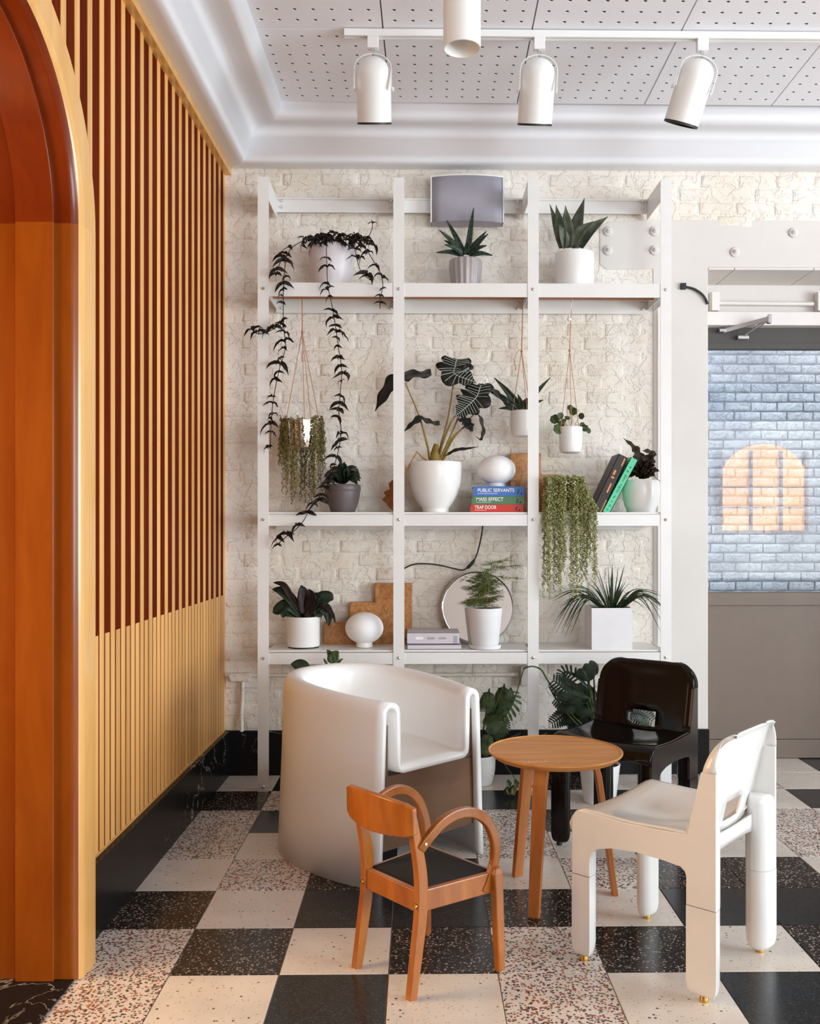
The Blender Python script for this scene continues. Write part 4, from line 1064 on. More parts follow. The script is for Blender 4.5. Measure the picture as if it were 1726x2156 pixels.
# H2: white pot with long pointed leaves, half hidden by the upright
b2_ = at(1100, 919, YH)
t = thing('hanging_planter', 'small white hanging pot with long pointed dark leaves behind an upright', 'plant', b2_)
pot_part(t, b2_, prof_px([(20, 919), (24, 915), (25.5, 900), (26, 866)], YH, 919), M['ceramic'], soil=0.006)
hang(t, (1098, 740), 1101, ((1079, 864, -.02), (1109, 864, -.05), (1117, 864, .04)))
for tx, ty, w_ in ((1040, 795, 15), (1015, 815, 13), (1072, 850, 13), (1158, 795, 12), (1144, 842, 12), (1110, 838, 16), (1050, 860, 12), (1090, 830, 10)):
    a = at(1100, 868, YH); c = at(tx, ty, YH - .03); md = a.lerp(c, 0.5) + Vector((0, 0, 0.012))
    obj('leaf', B().leaf(spline([a, md, c], 5), w_ * k(YH) * 1.2, toward(c), 0.4, prof=lambda u: (1 - u ** 1.6) * 0.9 + 0.1 * (1 - u)), M['darkgreen'], t, world=True, smooth=True, solid=0.003)
obj('loose_cord', B().tube(spline([at(1098, 735, YH), at(1090, 740, YH - .02), at(1083, 758, YH - .02), at(1086, 780, YH - .02)], 5), 0.0016, 5), M['copper'], t, world=True)
# H3: white pot with round leaves
b3_ = at(1201, 955, YH)
t = thing('hanging_planter', 'small white hanging pot with round green leaves in the right bay', 'plant', b3_)
pot_part(t, b3_, prof_px([(14, 955), (21, 952), (24, 940), (25, 900)], YH, 955), M['ceramic'], soil=0.006)
hang(t, (1199, 738), 1203, ((1181, 898, -.02), (1203, 900, -.06), (1218, 898, .03)), r=0.0016)
obj('loose_cord', B().tube(spline([at(1199, 722, YH), at(1194, 714, YH - .01), at(1184, 709, YH - .01)], 4), 0.0013, 5), M['copper'], t, world=True)
obj('hook_cord', B().tube([at(1205, 626, YH), at(1198, 668, YH)], 0.003, 6).ball(at(1198, 672, YH), 0.012, 8, 6), M['ceramic'], t, world=True, smooth=True)
for lx, ly, r_ in ((1168, 883, 11), (1179, 876, 8), (1174, 904, 11), (1181, 893, 8), (1194, 880, 6), (1207, 866, 9), (1200, 858, 6), (1224, 876, 7), (1231, 902, 9), (1239, 907, 6), (1226, 896, 7), (1186, 886, 6)):
    c = at(lx, ly, YH + random.uniform(-.05, .04)); a = at(1201 + (lx - 1201) * .3, 900, YH)
    obj('leaf_stalk', B().tube(spline([a, a.lerp(c, .6) + Vector((0, 0, .012)), c], 4), 0.0012, 5), M['stem'], t, world=True)
    d = (c - a).normalized(); r = r_ * k(YH)
    obj('leaf', B().leaf([c - d * r, c - d * r * .6, c, c + d * r * .6, c + d * r], 2 * r, toward(c) + Vector((random.uniform(-.5, .5), 0, random.uniform(0, .8))), 0.15, prof=lambda u: math.sqrt(max(0, 1 - (2 * u - 1) ** 2))), M['green'], t, world=True, smooth=True, solid=0.001)

# ---- middle shelf ------------------------------------------------------------
YM = 4.955
def rosette(t, cx, cy, Y, n, rx, ry, mat, w, seed, hint=(0, -.6, .8), droop=0.3, prof=None, wav=0.0, nm='leaf', lo=-0.25, fold=.25):
    random.seed(seed); a = at(cx, cy, Y)
    for i in range(n):
        an = math.pi * (lo + (1 - 2 * lo) * (i + random.uniform(.2, .8)) / n); s = random.uniform(.65, 1.0)
        dx, dz_ = math.cos(an) * rx * s, math.sin(an) * ry * s; dy = random.uniform(-.09, .07)
        c = a + Vector((dx * k(Y), dy, dz_ * k(Y)))
        md = a.lerp(c, .55) + Vector((0, 0, droop * abs(dx) * k(Y)))
        obj(nm, B().leaf(spline([a, md, c], 6), w * k(Y) * random.uniform(.8, 1.15), Vector(hint) + Vector((random.uniform(-.4, .4), 0, 0)), fold, wav, prof=prof), mat, t, world=True, smooth=True, solid=0.0012)
bs_ = base_at(722, YM, Z_M)
t = thing('potted_begonia', 'dark leafy plant in a round brown-grey pot beside the trailing strands', 'plant', bs_)
pot_part(t, bs_, smoothprof(prof_px([(24, 1078), (27, 1072), (34, 1050), (36.5, 1032), (36, 1020)], YM, 1078)), M['brownpot'], soil=0.012)
obj('rim_band', B().lathe([(36.4 * k(YM), 44 * k(YM)), (37.6 * k(YM), 47 * k(YM)), (37.6 * k(YM), 56 * k(YM)), (36.5 * k(YM), 58 * k(YM))], bs_, 36), M['brownpot'], t, world=True, smooth=50)
rosette(t, 722, 1018, YM, 22, 44, 50, M['darkgreen'], 24, 41, droop=.35, lo=-.05)
# dry leaf leaning by the upright
c0 = at(826, 1076, 5.0)
t = thing('dried_leaf', 'rust-brown dried leaf propped on the shelf beside an upright', 'leaf', (c0.x, 5.0, Z_M))
rg = [(826, 1010), (818, 1018), (820, 1030), (808, 1036), (812, 1044), (804, 1052), (813, 1060), (818, 1068), (828, 1077), (845, 1070), (848, 1050), (840, 1030)]
pp = [at(x, y, 5.0) for x, y in rg]
obj('blade', B().prism([(p.x, p.z) for p in pp], 1, 4.998, 5.0015), M['dryleaf'], t, world=True)
# alocasia in the big white pot
bs_ = base_at(917, YM - .01, Z_M)
t = thing('potted_alocasia', 'tall alocasia with dark arrow-shaped leaves in a large white pot', 'plant', bs_)
pot_part(t, bs_, smoothprof(prof_px([(28, 1078), (28, 1070), (34, 1062), (46, 1042), (53, 1015), (55, 985), (54, 973)], YM, 1078)), M['ceramic'], 48, soil=0.014, wall=0.008)
def arrow(t, stalk, path, w, hint, mat=M['alocasia'], veins=0, wav=.22, nw=4):
    """path: from the rear lobes over the stalk junction to the tip (px, py, dY)"""
    sp = spline([at(x, y, YM + d) for x, y, d in stalk], 6)
    L = obj('leaf_stalk', B().tube(sp, [0.0065 - 0.0035 * i / len(sp) for i in range(len(sp))], 7), M['stem'], t, world=True, smooth=True)
    pts = spline([at(x, y, YM + d) for x, y, d in path], 8)
    pr = lambda u: (0.75 + 0.25 * min(1, u / .25)) * (1 if u < .4 else max(0.02, 1 - ((u - .4) / .6) ** 1.5))
    lf = obj('leaf', B().leaf(pts, w * k(YM), hint, .18, wav, nw, prof=pr), mat, t, world=True, smooth=True, solid=0.0015)
    if veins:
        n = len(pts); b = B(); hv = Vector(hint).normalized()
        off = hv * 0.006
        b.tube([p + hv * 0.003 for p in pts], 0.0022, 5, False)
        for i in range(2, n - 2, 2):
            u = i / (n - 1); tg = (pts[i + 1] - pts[i - 1]).normalized(); sd = tg.cross(hv).normalized(); h = w * k(YM) * .5 * pr(u) * .92
            for s in (-1, 1):
                up = sd.cross(tg).normalized()
                e = pts[i] + sd * (s * h) + tg * h * .45 * (1 if i > n * .25 else -.4) + hv * (0.008 + .18 * h)
                b.tube([pts[i] + hv * 0.004, pts[i].lerp(e, .5) + hv * .004, e], 0.0014, 4, False)
        o = obj('vein', b, M['vein'], lf, world=True); o['kind'] = 'stuff'
arrow(t, [(905, 972, 0), (898, 930, -.01), (880, 870, -.02), (853, 806, -.03)], [(908, 788, -.04), (880, 791, -.04), (850, 796, -.04), (825, 810, -.07), (805, 838, -.09), (789, 866, -.10)], 44, (.2, -.5, .85))
arrow(t, [(918, 972, 0), (930, 930, 0), (945, 870, 0), (955, 800, -.01)], [(962, 756, .03), (958, 772, .0), (957, 788, -.05), (980, 798, -.08), (1003, 806, -.10)], 66, (-.1, -.9, .45), veins=1)
arrow(t, [(922, 972, 0), (935, 925, -.02), (955, 880, -.05), (990, 840, -.08)], [(1012, 812, -.06), (1004, 835, -.10), (988, 852, -.12), (972, 866, -.13), (958, 876, -.13)], 62, (-.25, -.95, .3), veins=1)
arrow(t, [(925, 972, 0), (945, 925, 0), (975, 860, 0), (1010, 818, 0)], [(1003, 812, 0), (1022, 812, -.02), (1040, 826, -.04), (1060, 846, -.06), (1074, 864, -.07)], 34, (.5, -.4, .8))
arrow(t, [(908, 972, 0), (900, 940, -.03), (892, 910, -.05), (888, 892, -.06)], [(926, 893, -.05), (905, 890, -.06), (885, 882, -.07), (866, 895, -.08), (848, 910, -.09)], 26, (.1, -.45, .9))
arrow(t, [(928, 972, 0), (945, 930, 0), (975, 900, .0), (1000, 868, .0)], [(998, 862, 0), (1010, 880, -.02), (1016, 905, -.03), (1012, 924, -.03), (1000, 918, -.02)], 20, (.9, -.4, .2))
arrow(t, [(930, 972, 0), (950, 930, 0), (970, 905, .0), (985, 895, .0)], [(970, 880, -.02), (982, 890, -.03), (990, 902, -.04), (996, 908, -.04)], 24, (.4, -.8, .4))
arrow(t, [(930, 972, 0), (938, 960, -.01), (944, 955, -.02)], [(942, 957, -.02), (960, 948, -.04), (982, 945, -.06), (1004, 941, -.07)], 13, (0, -.6, .8), wav=.1)
obj('bent_stalk', B().tube([at(851, 1000, YM - .05), at(866, 972, YM - .03), at(878, 951, YM), at(888, 962, YM), at(903, 973, YM)], 0.004, 6), M['orangestem'], t, world=True)
obj('stem_base', B().tube([at(916, 976, YM), at(915, 955, YM), at(918, 935, YM)], [0.034, 0.024, 0.012], 10), M['stem'], t, world=True, smooth=True)

# globe lamps
def globe(label, cx, cy, rx, ry, Y, zbase):
    c = at(cx, cy, Y)
    t = thing('globe_lamp', label, 'lamp', (c.x, Y, zbase), group='opal globe lamps')
    r, rz_ = rx * k(Y), ry * k(Y); zc0 = c.z
    obj('shade', B().lathe([(max(.0001, r * math.sin(math.pi * i / 24)), -rz_ * math.cos(math.pi * i / 24)) for i in range(25)], c, 40), M['opal'], t, smooth=80, world=True)
    zb = c.z - rz_ * .93
    obj('base', B().lathe([(0.0001, zbase + 0.002), (r * .44, zbase + 0.002), (r * .42, zb + .008), (r * .36, zb + .010)], (c.x, Y, 0), 28), M['ceramic'], t, smooth=30, world=True)
    obj('foot', B().lathe([(0.0001, zbase), (r * .40, zbase), (r * .40, zbase + .003)], (c.x, Y, 0), 20), M['black'], t, world=True)
# books under the globe
YBK = 4.845
def text(parent, s, loc, size, mat, rot=(math.pi / 2, 0, 0), off=0.0006):
    cu = bpy.data.curves.new('title', 'FONT'); cu.body = s; cu.size = size; cu.extrude = 0.0001; cu.offset = off * .6
    cu.materials.append(mat)
    o = bpy.data.objects.new('spine_text', cu); COL.objects.link(o)
    bpy.context.view_layer.update()
    me = bpy.data.meshes.new_from_object(o.evaluated_get(bpy.context.evaluated_depsgraph_get()))
    bpy.data.objects.remove(o); bpy.data.curves.remove(cu)
    o = bpy.data.objects.new('spine_title', me); COL.objects.link(o); o.parent = parent
    o.location = Vector(loc) - ORG[parent]; o.rotation_euler = rot; ORG[o] = ORG[parent]
    return o
zcur = Z_M
for nm, label, x0, x1, h_, title, tw, mt in (('red', 'red book lettered TRAP DOOR at the bottom of the stack under the lamp', 991, 1101, 16.2, 'TRAP DOOR', 46, 'book_red'),
                              ('green', 'green book lettered MASS EFFECT in the middle of the stack', 994, 1103, 17.2, 'MASS EFFECT', 57, 'book_green'),
                              ('blue', 'blue book lettered PUBLIC SERVANTS directly under the globe lamp', 997, 1105, 20.5, 'PUBLIC SERVANTS', 77, 'book_blue')):
    a, b_ = at(x0, 1000, YBK), at(x1, 1000, YBK); h = h_ * k(YBK)
    t = thing('book', label, 'book', ((a.x + b_.x) / 2, YBK + .09, zcur), group='stacked books under the lamp')
    obj('cover', B().box2((a.x, YBK, zcur), (b_.x, YBK + .004, zcur + h)).box2((a.x, YBK, zcur), (b_.x, YBK + .19, zcur + .003)).box2((a.x, YBK, zcur + h - .003), (b_.x, YBK + .19, zcur + h)), M[mt], t, world=True)
    obj('page_block', B().box2((a.x + .004, YBK + .004, zcur + .003), (b_.x - .004, YBK + .184, zcur + h - .003)), M['paper'], t, world=True)
    size = 0.026 if nm != 'blue' else .027
    o = text(t, title, (a.x + 8 * k(YBK), YBK - .0006, zcur + h * .44), 0.0255, M['print_white'])
    xs_ = [v.co.x for v in o.data.vertices]; o.scale.x = tw * k(YBK) / max(max(xs_) - min(xs_), 1e-3)
    obj('subtitle_line', B().box2((a.x + 8 * k(YBK), YBK - .0006, zcur + h * .25), (a.x + (8 + tw * .55) * k(YBK), YBK + .001, zcur + h * .29)), M['print_white'], t, world=True)
    obj('publisher_mark', B().box2((b_.x - 16 * k(YBK), YBK - .0006, zcur + h * .2), (b_.x - 13 * k(YBK), YBK + .001, zcur + h * .6)).ball((b_.x - 7.5 * k(YBK), YBK - .0002, zcur + h * .28), .0042, 8, 5).ball((b_.x - 13 * k(YBK), YBK - .0002, zcur + h * .68), .003, 8, 5), M['print_dark'], t, world=True)
    zcur += h + 0.0006
globe('white opal globe lamp standing on the stack of three books', 1045, 989.5, 40, 31, 4.925, zcur)
# burl step blocks
def steps(label, pts, Y, zb, d):
    pp = [at(x, y, Y) for x, y in pts]; c = sum((p.x for p in pp)) / len(pp)
    t = thing('stepped_block', label, 'ornament', (c, Y + d / 2, zb))
    pl_ = [(p.x, zb if y_ == 0 else p.z) for p, (x_, y_) in zip([at(x, y if y else 1000, Y) for x, y in pts], pts)]
    obj('block', B().prism(pl_, 1, Y, Y + d), M['burl'], t, world=True, bevel=.004)
steps('burl wood stepped block behind the globe lamp on the middle shelf', [(1074, 0), (1182, 0), (1182, 999), (1139, 999), (1139, 954), (1074, 954)], 5.055, Z_M, .045)
steps('burl wood stepped block behind the globe lamp on the lowest shelf', [(682, 0), (868, 0), (868, 1228), (789, 1228), (789, 1268), (736, 1268), (736, 1310), (682, 1310)], 5.055, Z_B, .045)
# planter with bead strands over the shelf edge
bs_ = base_at(1186, 4.90, Z_M)
t = thing('string_of_pearls', 'bead-leaved trailing plant falling over the shelf edge from a mirrored pot', 'plant', bs_)
pot_part(t, bs_, prof_px([(32, 1078), (36, 1072), (37, 1008)], 4.9, 1078), M['silverpot'], soil=.006)
random.seed(51); stt = []
for i in range(104):
    x = random.uniform(1146, 1256); 
    if 1186 < x < 1200 and random.random() < .75: continue
    end = 1262 - 90 * abs(math.sin((x - 1150) / 18.0)) * random.random() - random.choice((0, 0, 30, 80, 130))
    if x > 1240: end -= random.uniform(0, 40)
    y0 = 1006 if x < 1224 else 1006 + (x - 1224) * 2.0
    yy = random.uniform(4.752, 4.785) if y0 < 1040 else random.uniform(4.74, 4.78)
    p = at(x, y0, yy); p0 = at(min(max(x, 1150), 1222), 1006, 4.865)
    stt.append((p, (end - y0) * k(4.77), random.uniform(-.014, .014), 0.0))
for i in range(26):
    x = random.uniform(1148, 1224); stt.append((at(x, 1006, 4.83), (1070 - 1006) * k(4.8), random.uniform(-.02, .02), -.03))
pearls(t, 'bead_foliage', M['pearl'], stt, 52, 0.0024, 0.0040, 0.0095)
random.seed(53); cr_ = B()
for i in range(60):
    x = random.uniform(1146, 1232); cr_.tube(spline([at(min(x, 1220), 1010, 4.90), at(x, 1003, 4.83), at(x + random.uniform(-4, 4), 1012 + max(0, x - 1222), 4.77)], 3), .0022, 4)
o = obj('crown_stems', cr_, M['pearl'], t, world=True); o['kind'] = 'stuff'
# leaning books
def lean(label, x0, y0, x1, y1, thick, mt, d0, deep, deco):
    a = at(x0, y0, d0); b_ = at(x1, y1, d0); u = (b_ - a); L = u.length; u.normalize(); n = Vector((u.z, 0, -u.x))   # n = thickness direction, to the right
    t = thing('book', label, 'book', a, group='books leaning on the middle shelf')
    th_ = thick * k(d0)
    Mx = Matrix((u, n, Vector((0, 1, 0)))).transposed()
    def bx_(l0, l1, t0, t1, e0, e1): 
        c = a + u * ((l0 + l1) / 2) + n * ((t0 + t1) / 2) + Vector((0, (e0 + e1) / 2, 0)); return c, (l1 - l0, t1 - t0, e1 - e0)
    b = B()
    for q in ((0, L, 0, th_, 0, .003), (0, L, 0, .003, 0, deep), (0, L, th_ - .003, th_, 0, deep)):
        c, s = bx_(*q); b.box(c, s, M=Mx)
    obj('cover', b, M[mt], t, world=True)
    c, s = bx_(.003, L - .003, .003, th_ - .003, .003, deep - .004); obj('page_block', B().box(c, s, M=Mx), M['paper'], t, world=True)
    for (l0, l1, t0, t1, m_) in deco:
        c, s = bx_(L * l0, L * l1, th_ * t0, th_ * t1, -.0006, .001); obj('spine_print', B().box(c, s, M=Mx), M[m_], t, world=True)
    return t
lean('dark brown book with copper print leaning beside the green one', 1246, 1075, 1303, 955, 21, 'book_brown', 4.86, .18, [(.04, .25, .80, .92, 'print_orange'), (.36, .52, .5, .66, 'print_orange'), (.66, .74, .3, .5, 'print_orange'), (.60, .63, .3, .6, 'print_orange'), (.84, .97, .70, .82, 'print_orange')])
random.seed(9)
deco = []
l_ = .05
while l_ < .9:
    w_ = random.uniform(.01, .03); deco.append((l_, l_ + w_, .35 + random.uniform(-.05, .1), .62 + random.uniform(-.05, .1), 'print_teal')); l_ += w_ + random.choice((.008, .012, .05))
lean('mint green book leaning against the pot on the middle shelf', 1268, 1076, 1329, 962, 16, 'book_mint', 4.855, .18, deco)
# mint-lit white pot with crinkled brown plant
bs_ = base_at(1349, 4.96, Z_M)
t = thing('potted_crinkled_plant', 'crinkled brown-leaved plant in a white bowl pot at the shelf end', 'plant', bs_)
obj('saucer', B().lathe([(.0001, 0), (28 * k(4.96), 0), (32 * k(4.96), .014), (30 * k(4.96), .015), (.0001, .008)], bs_, 32), M['ceramic'], t, world=True, smooth=40)
pot_part(t, bs_ + Vector((0, 0, .009)), smoothprof(prof_px([(27, 1074), (33, 1066), (38, 1045), (39, 1025), (37, 1010)], 4.96, 1074)), M['ceramic'], 40, soil=.012)
rosette(t, 1352, 1006, 4.95, 13, 38, 42, M['brownleaf'], 30, 61, droop=.2, wav=.35, lo=0.0, fold=.4)
for pth, w_ in (([(1350, 1000, 0), (1345, 970, -.02), (1335, 945, -.02), (1312, 922, -.03)], 22), ([(1355, 1000, 0), (1362, 975, -.02), (1368, 955, -.03), (1352, 948, -.04)], 26), ([(1360, 1005, 0), (1375, 992, 0), (1388, 992, -.02)], 18), ([(1345, 1000, 0), (1330, 985, -.03), (1322, 968, -.05)], 18)):
    obj('leaf', B().leaf(spline([at(x, y, 4.95 + d) for x, y, d in pth], 7), w_ * k(4.95), (0, -.7, .6), .4, .35, 5), M['brownleaf'], t, world=True, smooth=True, solid=.0015)
obj('runner', B().tube(spline([at(1362, 985, 4.93), at(1375, 972, 4.92), at(1366, 990, 4.9), at(1382, 1008, 4.88), at(1392, 1014, 4.87)], 5), .0016, 5), M['vinestem'], t, world=True)

# ---- lowest shelf -------------------------------------------------------------
YL = 4.93
def yb_(Y): return CY + (EYE - Z_B) / Y * F_PX
bs_ = base_at(639, YL, Z_B); bt = yb_(YL)
t = thing('potted_fittonia', 'dark ribbed-leaf plant in a glossy white cylinder on the lowest shelf', 'plant', bs_)
obj('base_ring', B().lathe([(.0001, 0), (32 * k(YL), 0), (32 * k(YL), .010)], bs_, 32), M['black'], t, world=True)
pot_part(t, bs_ + Vector((0, 0, .008)), prof_px([(33, bt), (34, bt - 3), (34, 1301)], YL, bt), M['ceramic'], 40, soil=.012)
pv = lambda u: math.sin(math.pi * min(1, .05 + .95 * u) ** .9) ** .7
for pth, w_, mt in (([(636, 1300), (610, 1275), (585, 1285), (574, 1290)], 30, 'darkgreen'), ([(636, 1298), (612, 1262), (592, 1245), (573, 1240)], 24, 'darkgreen'), ([(632, 1296), (612, 1258), (596, 1232), (575, 1226)], 15, 'purple'),
                    ([(640, 1298), (640, 1260), (634, 1232)], 30, 'purple'), ([(642, 1298), (655, 1262), (650, 1240)], 26, 'purple'), ([(645, 1298), (670, 1268), (690, 1258), (702, 1262)], 34, 'darkgreen'), ([(648, 1300), (672, 1278), (690, 1290), (692, 1318)], 26, 'darkgreen'),
                    ([(640, 1296), (648, 1285), (655, 1300), (660, 1316)], 26, 'purple'), ([(645, 1298), (675, 1275), (698, 1290), (706, 1312)], 9, 'purple'), ([(628, 1300), (602, 1290), (594, 1300)], 22, 'darkgreen'), ([(640, 1300), (625, 1280), (612, 1278)], 34, 'darkgreen'), ([(650, 1300), (668, 1290), (676, 1300)], 30, 'darkgreen'), ([(648, 1296), (664, 1262), (678, 1256)], 26, 'darkgreen')):
    d = random.uniform(-.06, .05)
    obj('leaf', B().leaf(spline([at(x, y, YL + d * i / len(pth)) for i, (x, y) in enumerate(pth)], 6), w_ * k(YL), (random.uniform(-.3, .3), -.8, .55), .3, prof=pv), M[mt], t, world=True, smooth=True, solid=.0015)
globe('white opal globe lamp in front of the lowest stepped block', 767, 1322, 40, 33, 4.93, Z_B)
# magazines
zcur = Z_B
for i, (label, x0, x1, y0, y1, mt) in enumerate((('thin pale magazine at the bottom of the pile by the mirror', 858, 971, 1359, 1370, 'magazine'), ('thick pale lilac magazine on top of the pile by the mirror', 857, 967, 1334, 1358, 'magazine'))):
    Yq = 4.835; a, b_ = at(x0, 1300, Yq), at(x1, 1300, Yq); h = (y1 - y0) * k(Yq)
    t = thing('magazine', label, 'magazine', ((a.x + b_.x) / 2, Yq + .1, zcur), group='magazines on the lowest shelf')
    obj('cover', B().box2((a.x, Yq, zcur), (b_.x, Yq + .003, zcur + h)).box2((a.x, Yq, zcur), (b_.x, Yq + .20, zcur + .002)).box2((a.x, Yq, zcur + h - .002), (b_.x, Yq + .20, zcur + h)), M[mt], t, world=True)
    obj('page_block', B().box2((a.x + .002, Yq + .003, zcur + .002), (b_.x - .002, Yq + .197, zcur + h - .002)), M['paper'], t, world=True)
    if i: 
        for q in range(3): obj('spine_print', B().box2((a.x + (18 + q * 24) * k(Yq), Yq - .0005, zcur + h * .40), (a.x + (34 + q * 24) * k(Yq), Yq + .001, zcur + h * .62)), M['print_white' if q == 0 else 'print_grey'], t, world=True)
        obj('spine_strip', B().box2((b_.x - 13 * k(Yq), Yq - .0005, zcur + .003), (b_.x - 4 * k(Yq), Yq + .001, zcur + h * .72)), M['print_grey'], t, world=True)
    else: obj('spine_strip', B().box2((a.x, Yq - .0005, zcur + h * .82), (b_.x, Yq + .001, zcur + h * .98)), M['magazine_dark'], t, world=True)
    zcur += h + .0006
# round mirror
Ymr = 5.045; c = at(1005, 1281, Ymr); rm = 76 * k(Ymr)
t = thing('round_mirror', 'round chrome-rimmed mirror leaning against the brick wall', 'mirror', (c.x, Ymr, Z_B))
Rm = Matrix.Rotation(math.radians(-5), 3, 'X') @ Matrix.Rotation(math.pi / 2, 3, 'X')
cz = Vector((c.x, Ymr, Z_B + rm + .004))
obj('rim', B().lathe([(rm - .006, -.006), (rm, -.004), (rm + .001, .006), (rm - .002, .010), (rm - .007, .008), (rm - .008, .002)], cz, 72, M=Rm), M['chrome'], t, world=True, smooth=50)
obj('mirror_glass', B().lathe([(.0001, .003), (rm - .006, .003)], cz, 72, M=Rm), M['mirror'], t, world=True)
obj('backing', B().lathe([(.0001, -.006), (rm - .006, -.006)], cz, 48, M=Rm), M['black'], t, world=True)
# fern in a tapered white pot
bs_ = base_at(1021, 4.87, Z_B); bt = yb_(4.87)
t = thing('potted_fern', 'feathery fern in a tapered white pot and saucer in front of the mirror', 'plant', bs_)
obj('saucer', B().lathe([(.0001, 0), (30 * k(4.87), 0), (33 * k(4.87), .004), (33.5 * k(4.87), .022), (31.5 * k(4.87), .022), (31 * k(4.87), .008), (.0001, .008)], bs_, 36), M['matteceramic'], t, world=True, smooth=40)
pot_part(t, bs_ + Vector((0, 0, .010)), prof_px([(27, bt), (28.5, bt - 3), (36, 1292), (36.3, 1284)], 4.87, bt), M['matteceramic'], 40, soil=.008)
random.seed(71); fb = B(); fs_ = B()
def frond(x0, y0, x1, y1, dens, spread, d):
    pts = spline([at(1021, 1286, 4.87), at((1021 + x0) / 2 + random.uniform(-4, 4), (1286 + y0) / 2 - 8, 4.87 + d * .4), at(x0, y0, 4.87 + d), at(x1, y1, 4.87 + d * 1.3)], 8)
    fs_.tube(pts, .0011, 4, False); n = len(pts)
    for i in range(int(n * .45), n):
        for q in range(dens):
            p = pts[i]; a = random.uniform(-1, 1); dr = Vector((math.cos(a * 1.2) * random.choice((-1, 1)), random.uniform(-.6, .6), math.sin(a) * .35)).normalized()
            L = spread * k(4.87) * random.uniform(.5, 1); e = p + dr * L + Vector((0, 0, -.003)); w = Vector((0, -.3, 1)).normalized() * .0011
            fb.add([p - w, p + w, e + w * .4, e - w * .4], [(0, 1, 2, 3)])
            for s_ in range(5):
                m_ = p.lerp(e, (s_ + 1) / 6); ll = L * .32 * (1 - s_ / 8)
                for sg in (-1, 1):
                    ee = m_ + Vector((dr.x * .5, random.uniform(-.5, .5), sg * .9)).normalized() * ll
                    fb.add([m_, m_ + dr * .0022, ee], [(0, 1, 2)])
for a in ((1000, 1262, 985, 1268), (1012, 1240, 990, 1235), (1020, 1225, 985, 1215), (1030, 1240, 1048, 1250), (1030, 1225, 1050, 1228), (1008, 1250, 995, 1275), (1022, 1262, 1032, 1275), (1025, 1215, 1010, 1207), (1015, 1230, 1035, 1240), (1010, 1265, 1000, 1280), (1030, 1262, 1045, 1255)):
    frond(*a, 2, 22, random.uniform(-.06, .05))
frond(1032, 1200, 1088, 1190, 2, 24, -.04); frond(1035, 1215, 1092, 1218, 2, 14, -.05); frond(1035, 1190, 1060, 1180, 2, 30, -.05)
o = obj('fern_foliage', fb, M['fern'], t, world=True); o['kind'] = 'stuff'
o = obj('fern_stems', fs_, M['stem'], t, world=True); o['kind'] = 'stuff'
# square planter with grassy plant
Yp = 4.80; a, b_ = at(1247, 1367, Yp), at(1333, 1281, Yp); dd = (b_.x - a.x)
zb_ = Z_B; zt_ = b_.z
t = thing('square_planter', 'grassy spider-like plant in a square white planter on the lowest shelf', 'plant', ((a.x + b_.x) / 2, Yp + .02 + dd / 2, zb_))
Yp += .02; h = .006; cxp = (a.x + b_.x) / 2
x0_, x1_, y0_, y1_ = a.x, b_.x, Yp, Yp + dd
obj('planter', B().box2((x0_, y0_, zb_), (x1_, y0_ + h, zt_)).box2((x0_, y1_ - h, zb_), (x1_, y1_, zt_)).box2((x0_, y0_ + h, zb_), (x0_ + h, y1_ - h, zt_)).box2((x1_ - h, y0_ + h, zb_), (x1_, y1_ - h, zt_)).box2((x0_ + h, y0_ + h, zb_), (x1_ - h, y1_ - h, zb_ + h)), M['matteceramic'], t, world=True)
obj('soil', B().box2((x0_ + h, y0_ + h, zt_ - .02), (x1_ - h, y1_ - h, zt_ - .012)), M['soil'], t, world=True)
random.seed(81); Yc = Yp + dd / 2
tips = [(1165, 1315), (1180, 1335), (1200, 1338), (1163, 1265), (1185, 1240), (1195, 1252), (1178, 1280), (1215, 1235), (1258, 1195), (1289, 1182), (1315, 1187), (1290, 1210), (1325, 1225), (1318, 1222), (1375, 1243), (1392, 1255), (1390, 1272), (1412, 1297), (1392, 1332), (1335, 1290), (1272, 1300), (1385, 1262), (1370, 1250), (1340, 1240), (1208, 1300), (1190, 1322), (1172, 1300), (1240, 1215), (1275, 1225), (1300, 1235), (1352, 1262), (1400, 1283), (1185, 1268), (1225, 1262), (1330, 1258), (1255, 1240), (1310, 1205), (1204, 1262), (1360, 1282), (1380, 1300)]
random.seed(83)
for tx, ty in tips + [(x + random.uniform(-14, 14), y + random.uniform(-8, 12)) for x, y in tips[:36]]:
    a = at(1287 + (tx - 1287) * .18, 1280, Yc); c = at(tx, ty, Yc + random.uniform(-.13, .06))
    up_ = max(0.0, 1280 - ty); side = abs(tx - 1287)
    md = a.lerp(c, .5) + Vector((0, 0, (side * .22 - up_ * .05 + max(0, ty - 1280) * .5) * k(Yc)))
    obj('leaf', B().leaf(spline([a, md, c], 6), .0072 * random.uniform(.8, 1.2), (0, -.6, .7), .4, prof=lambda u: (1 - u ** 3) * (.6 + .4 * min(1, u * 4))), M['grass'], t, world=True, smooth=True, solid=.0008)
obj('leaf', B().leaf(spline([at(1285, 1282, Yc), at(1287, 1245, Yc), at(1289, 1205, Yc)], 5), .022, (0, -1, .2), .4, prof=lambda u: 1 - u ** 2 * .8), M['grass'], t, world=True, smooth=True, solid=.001)

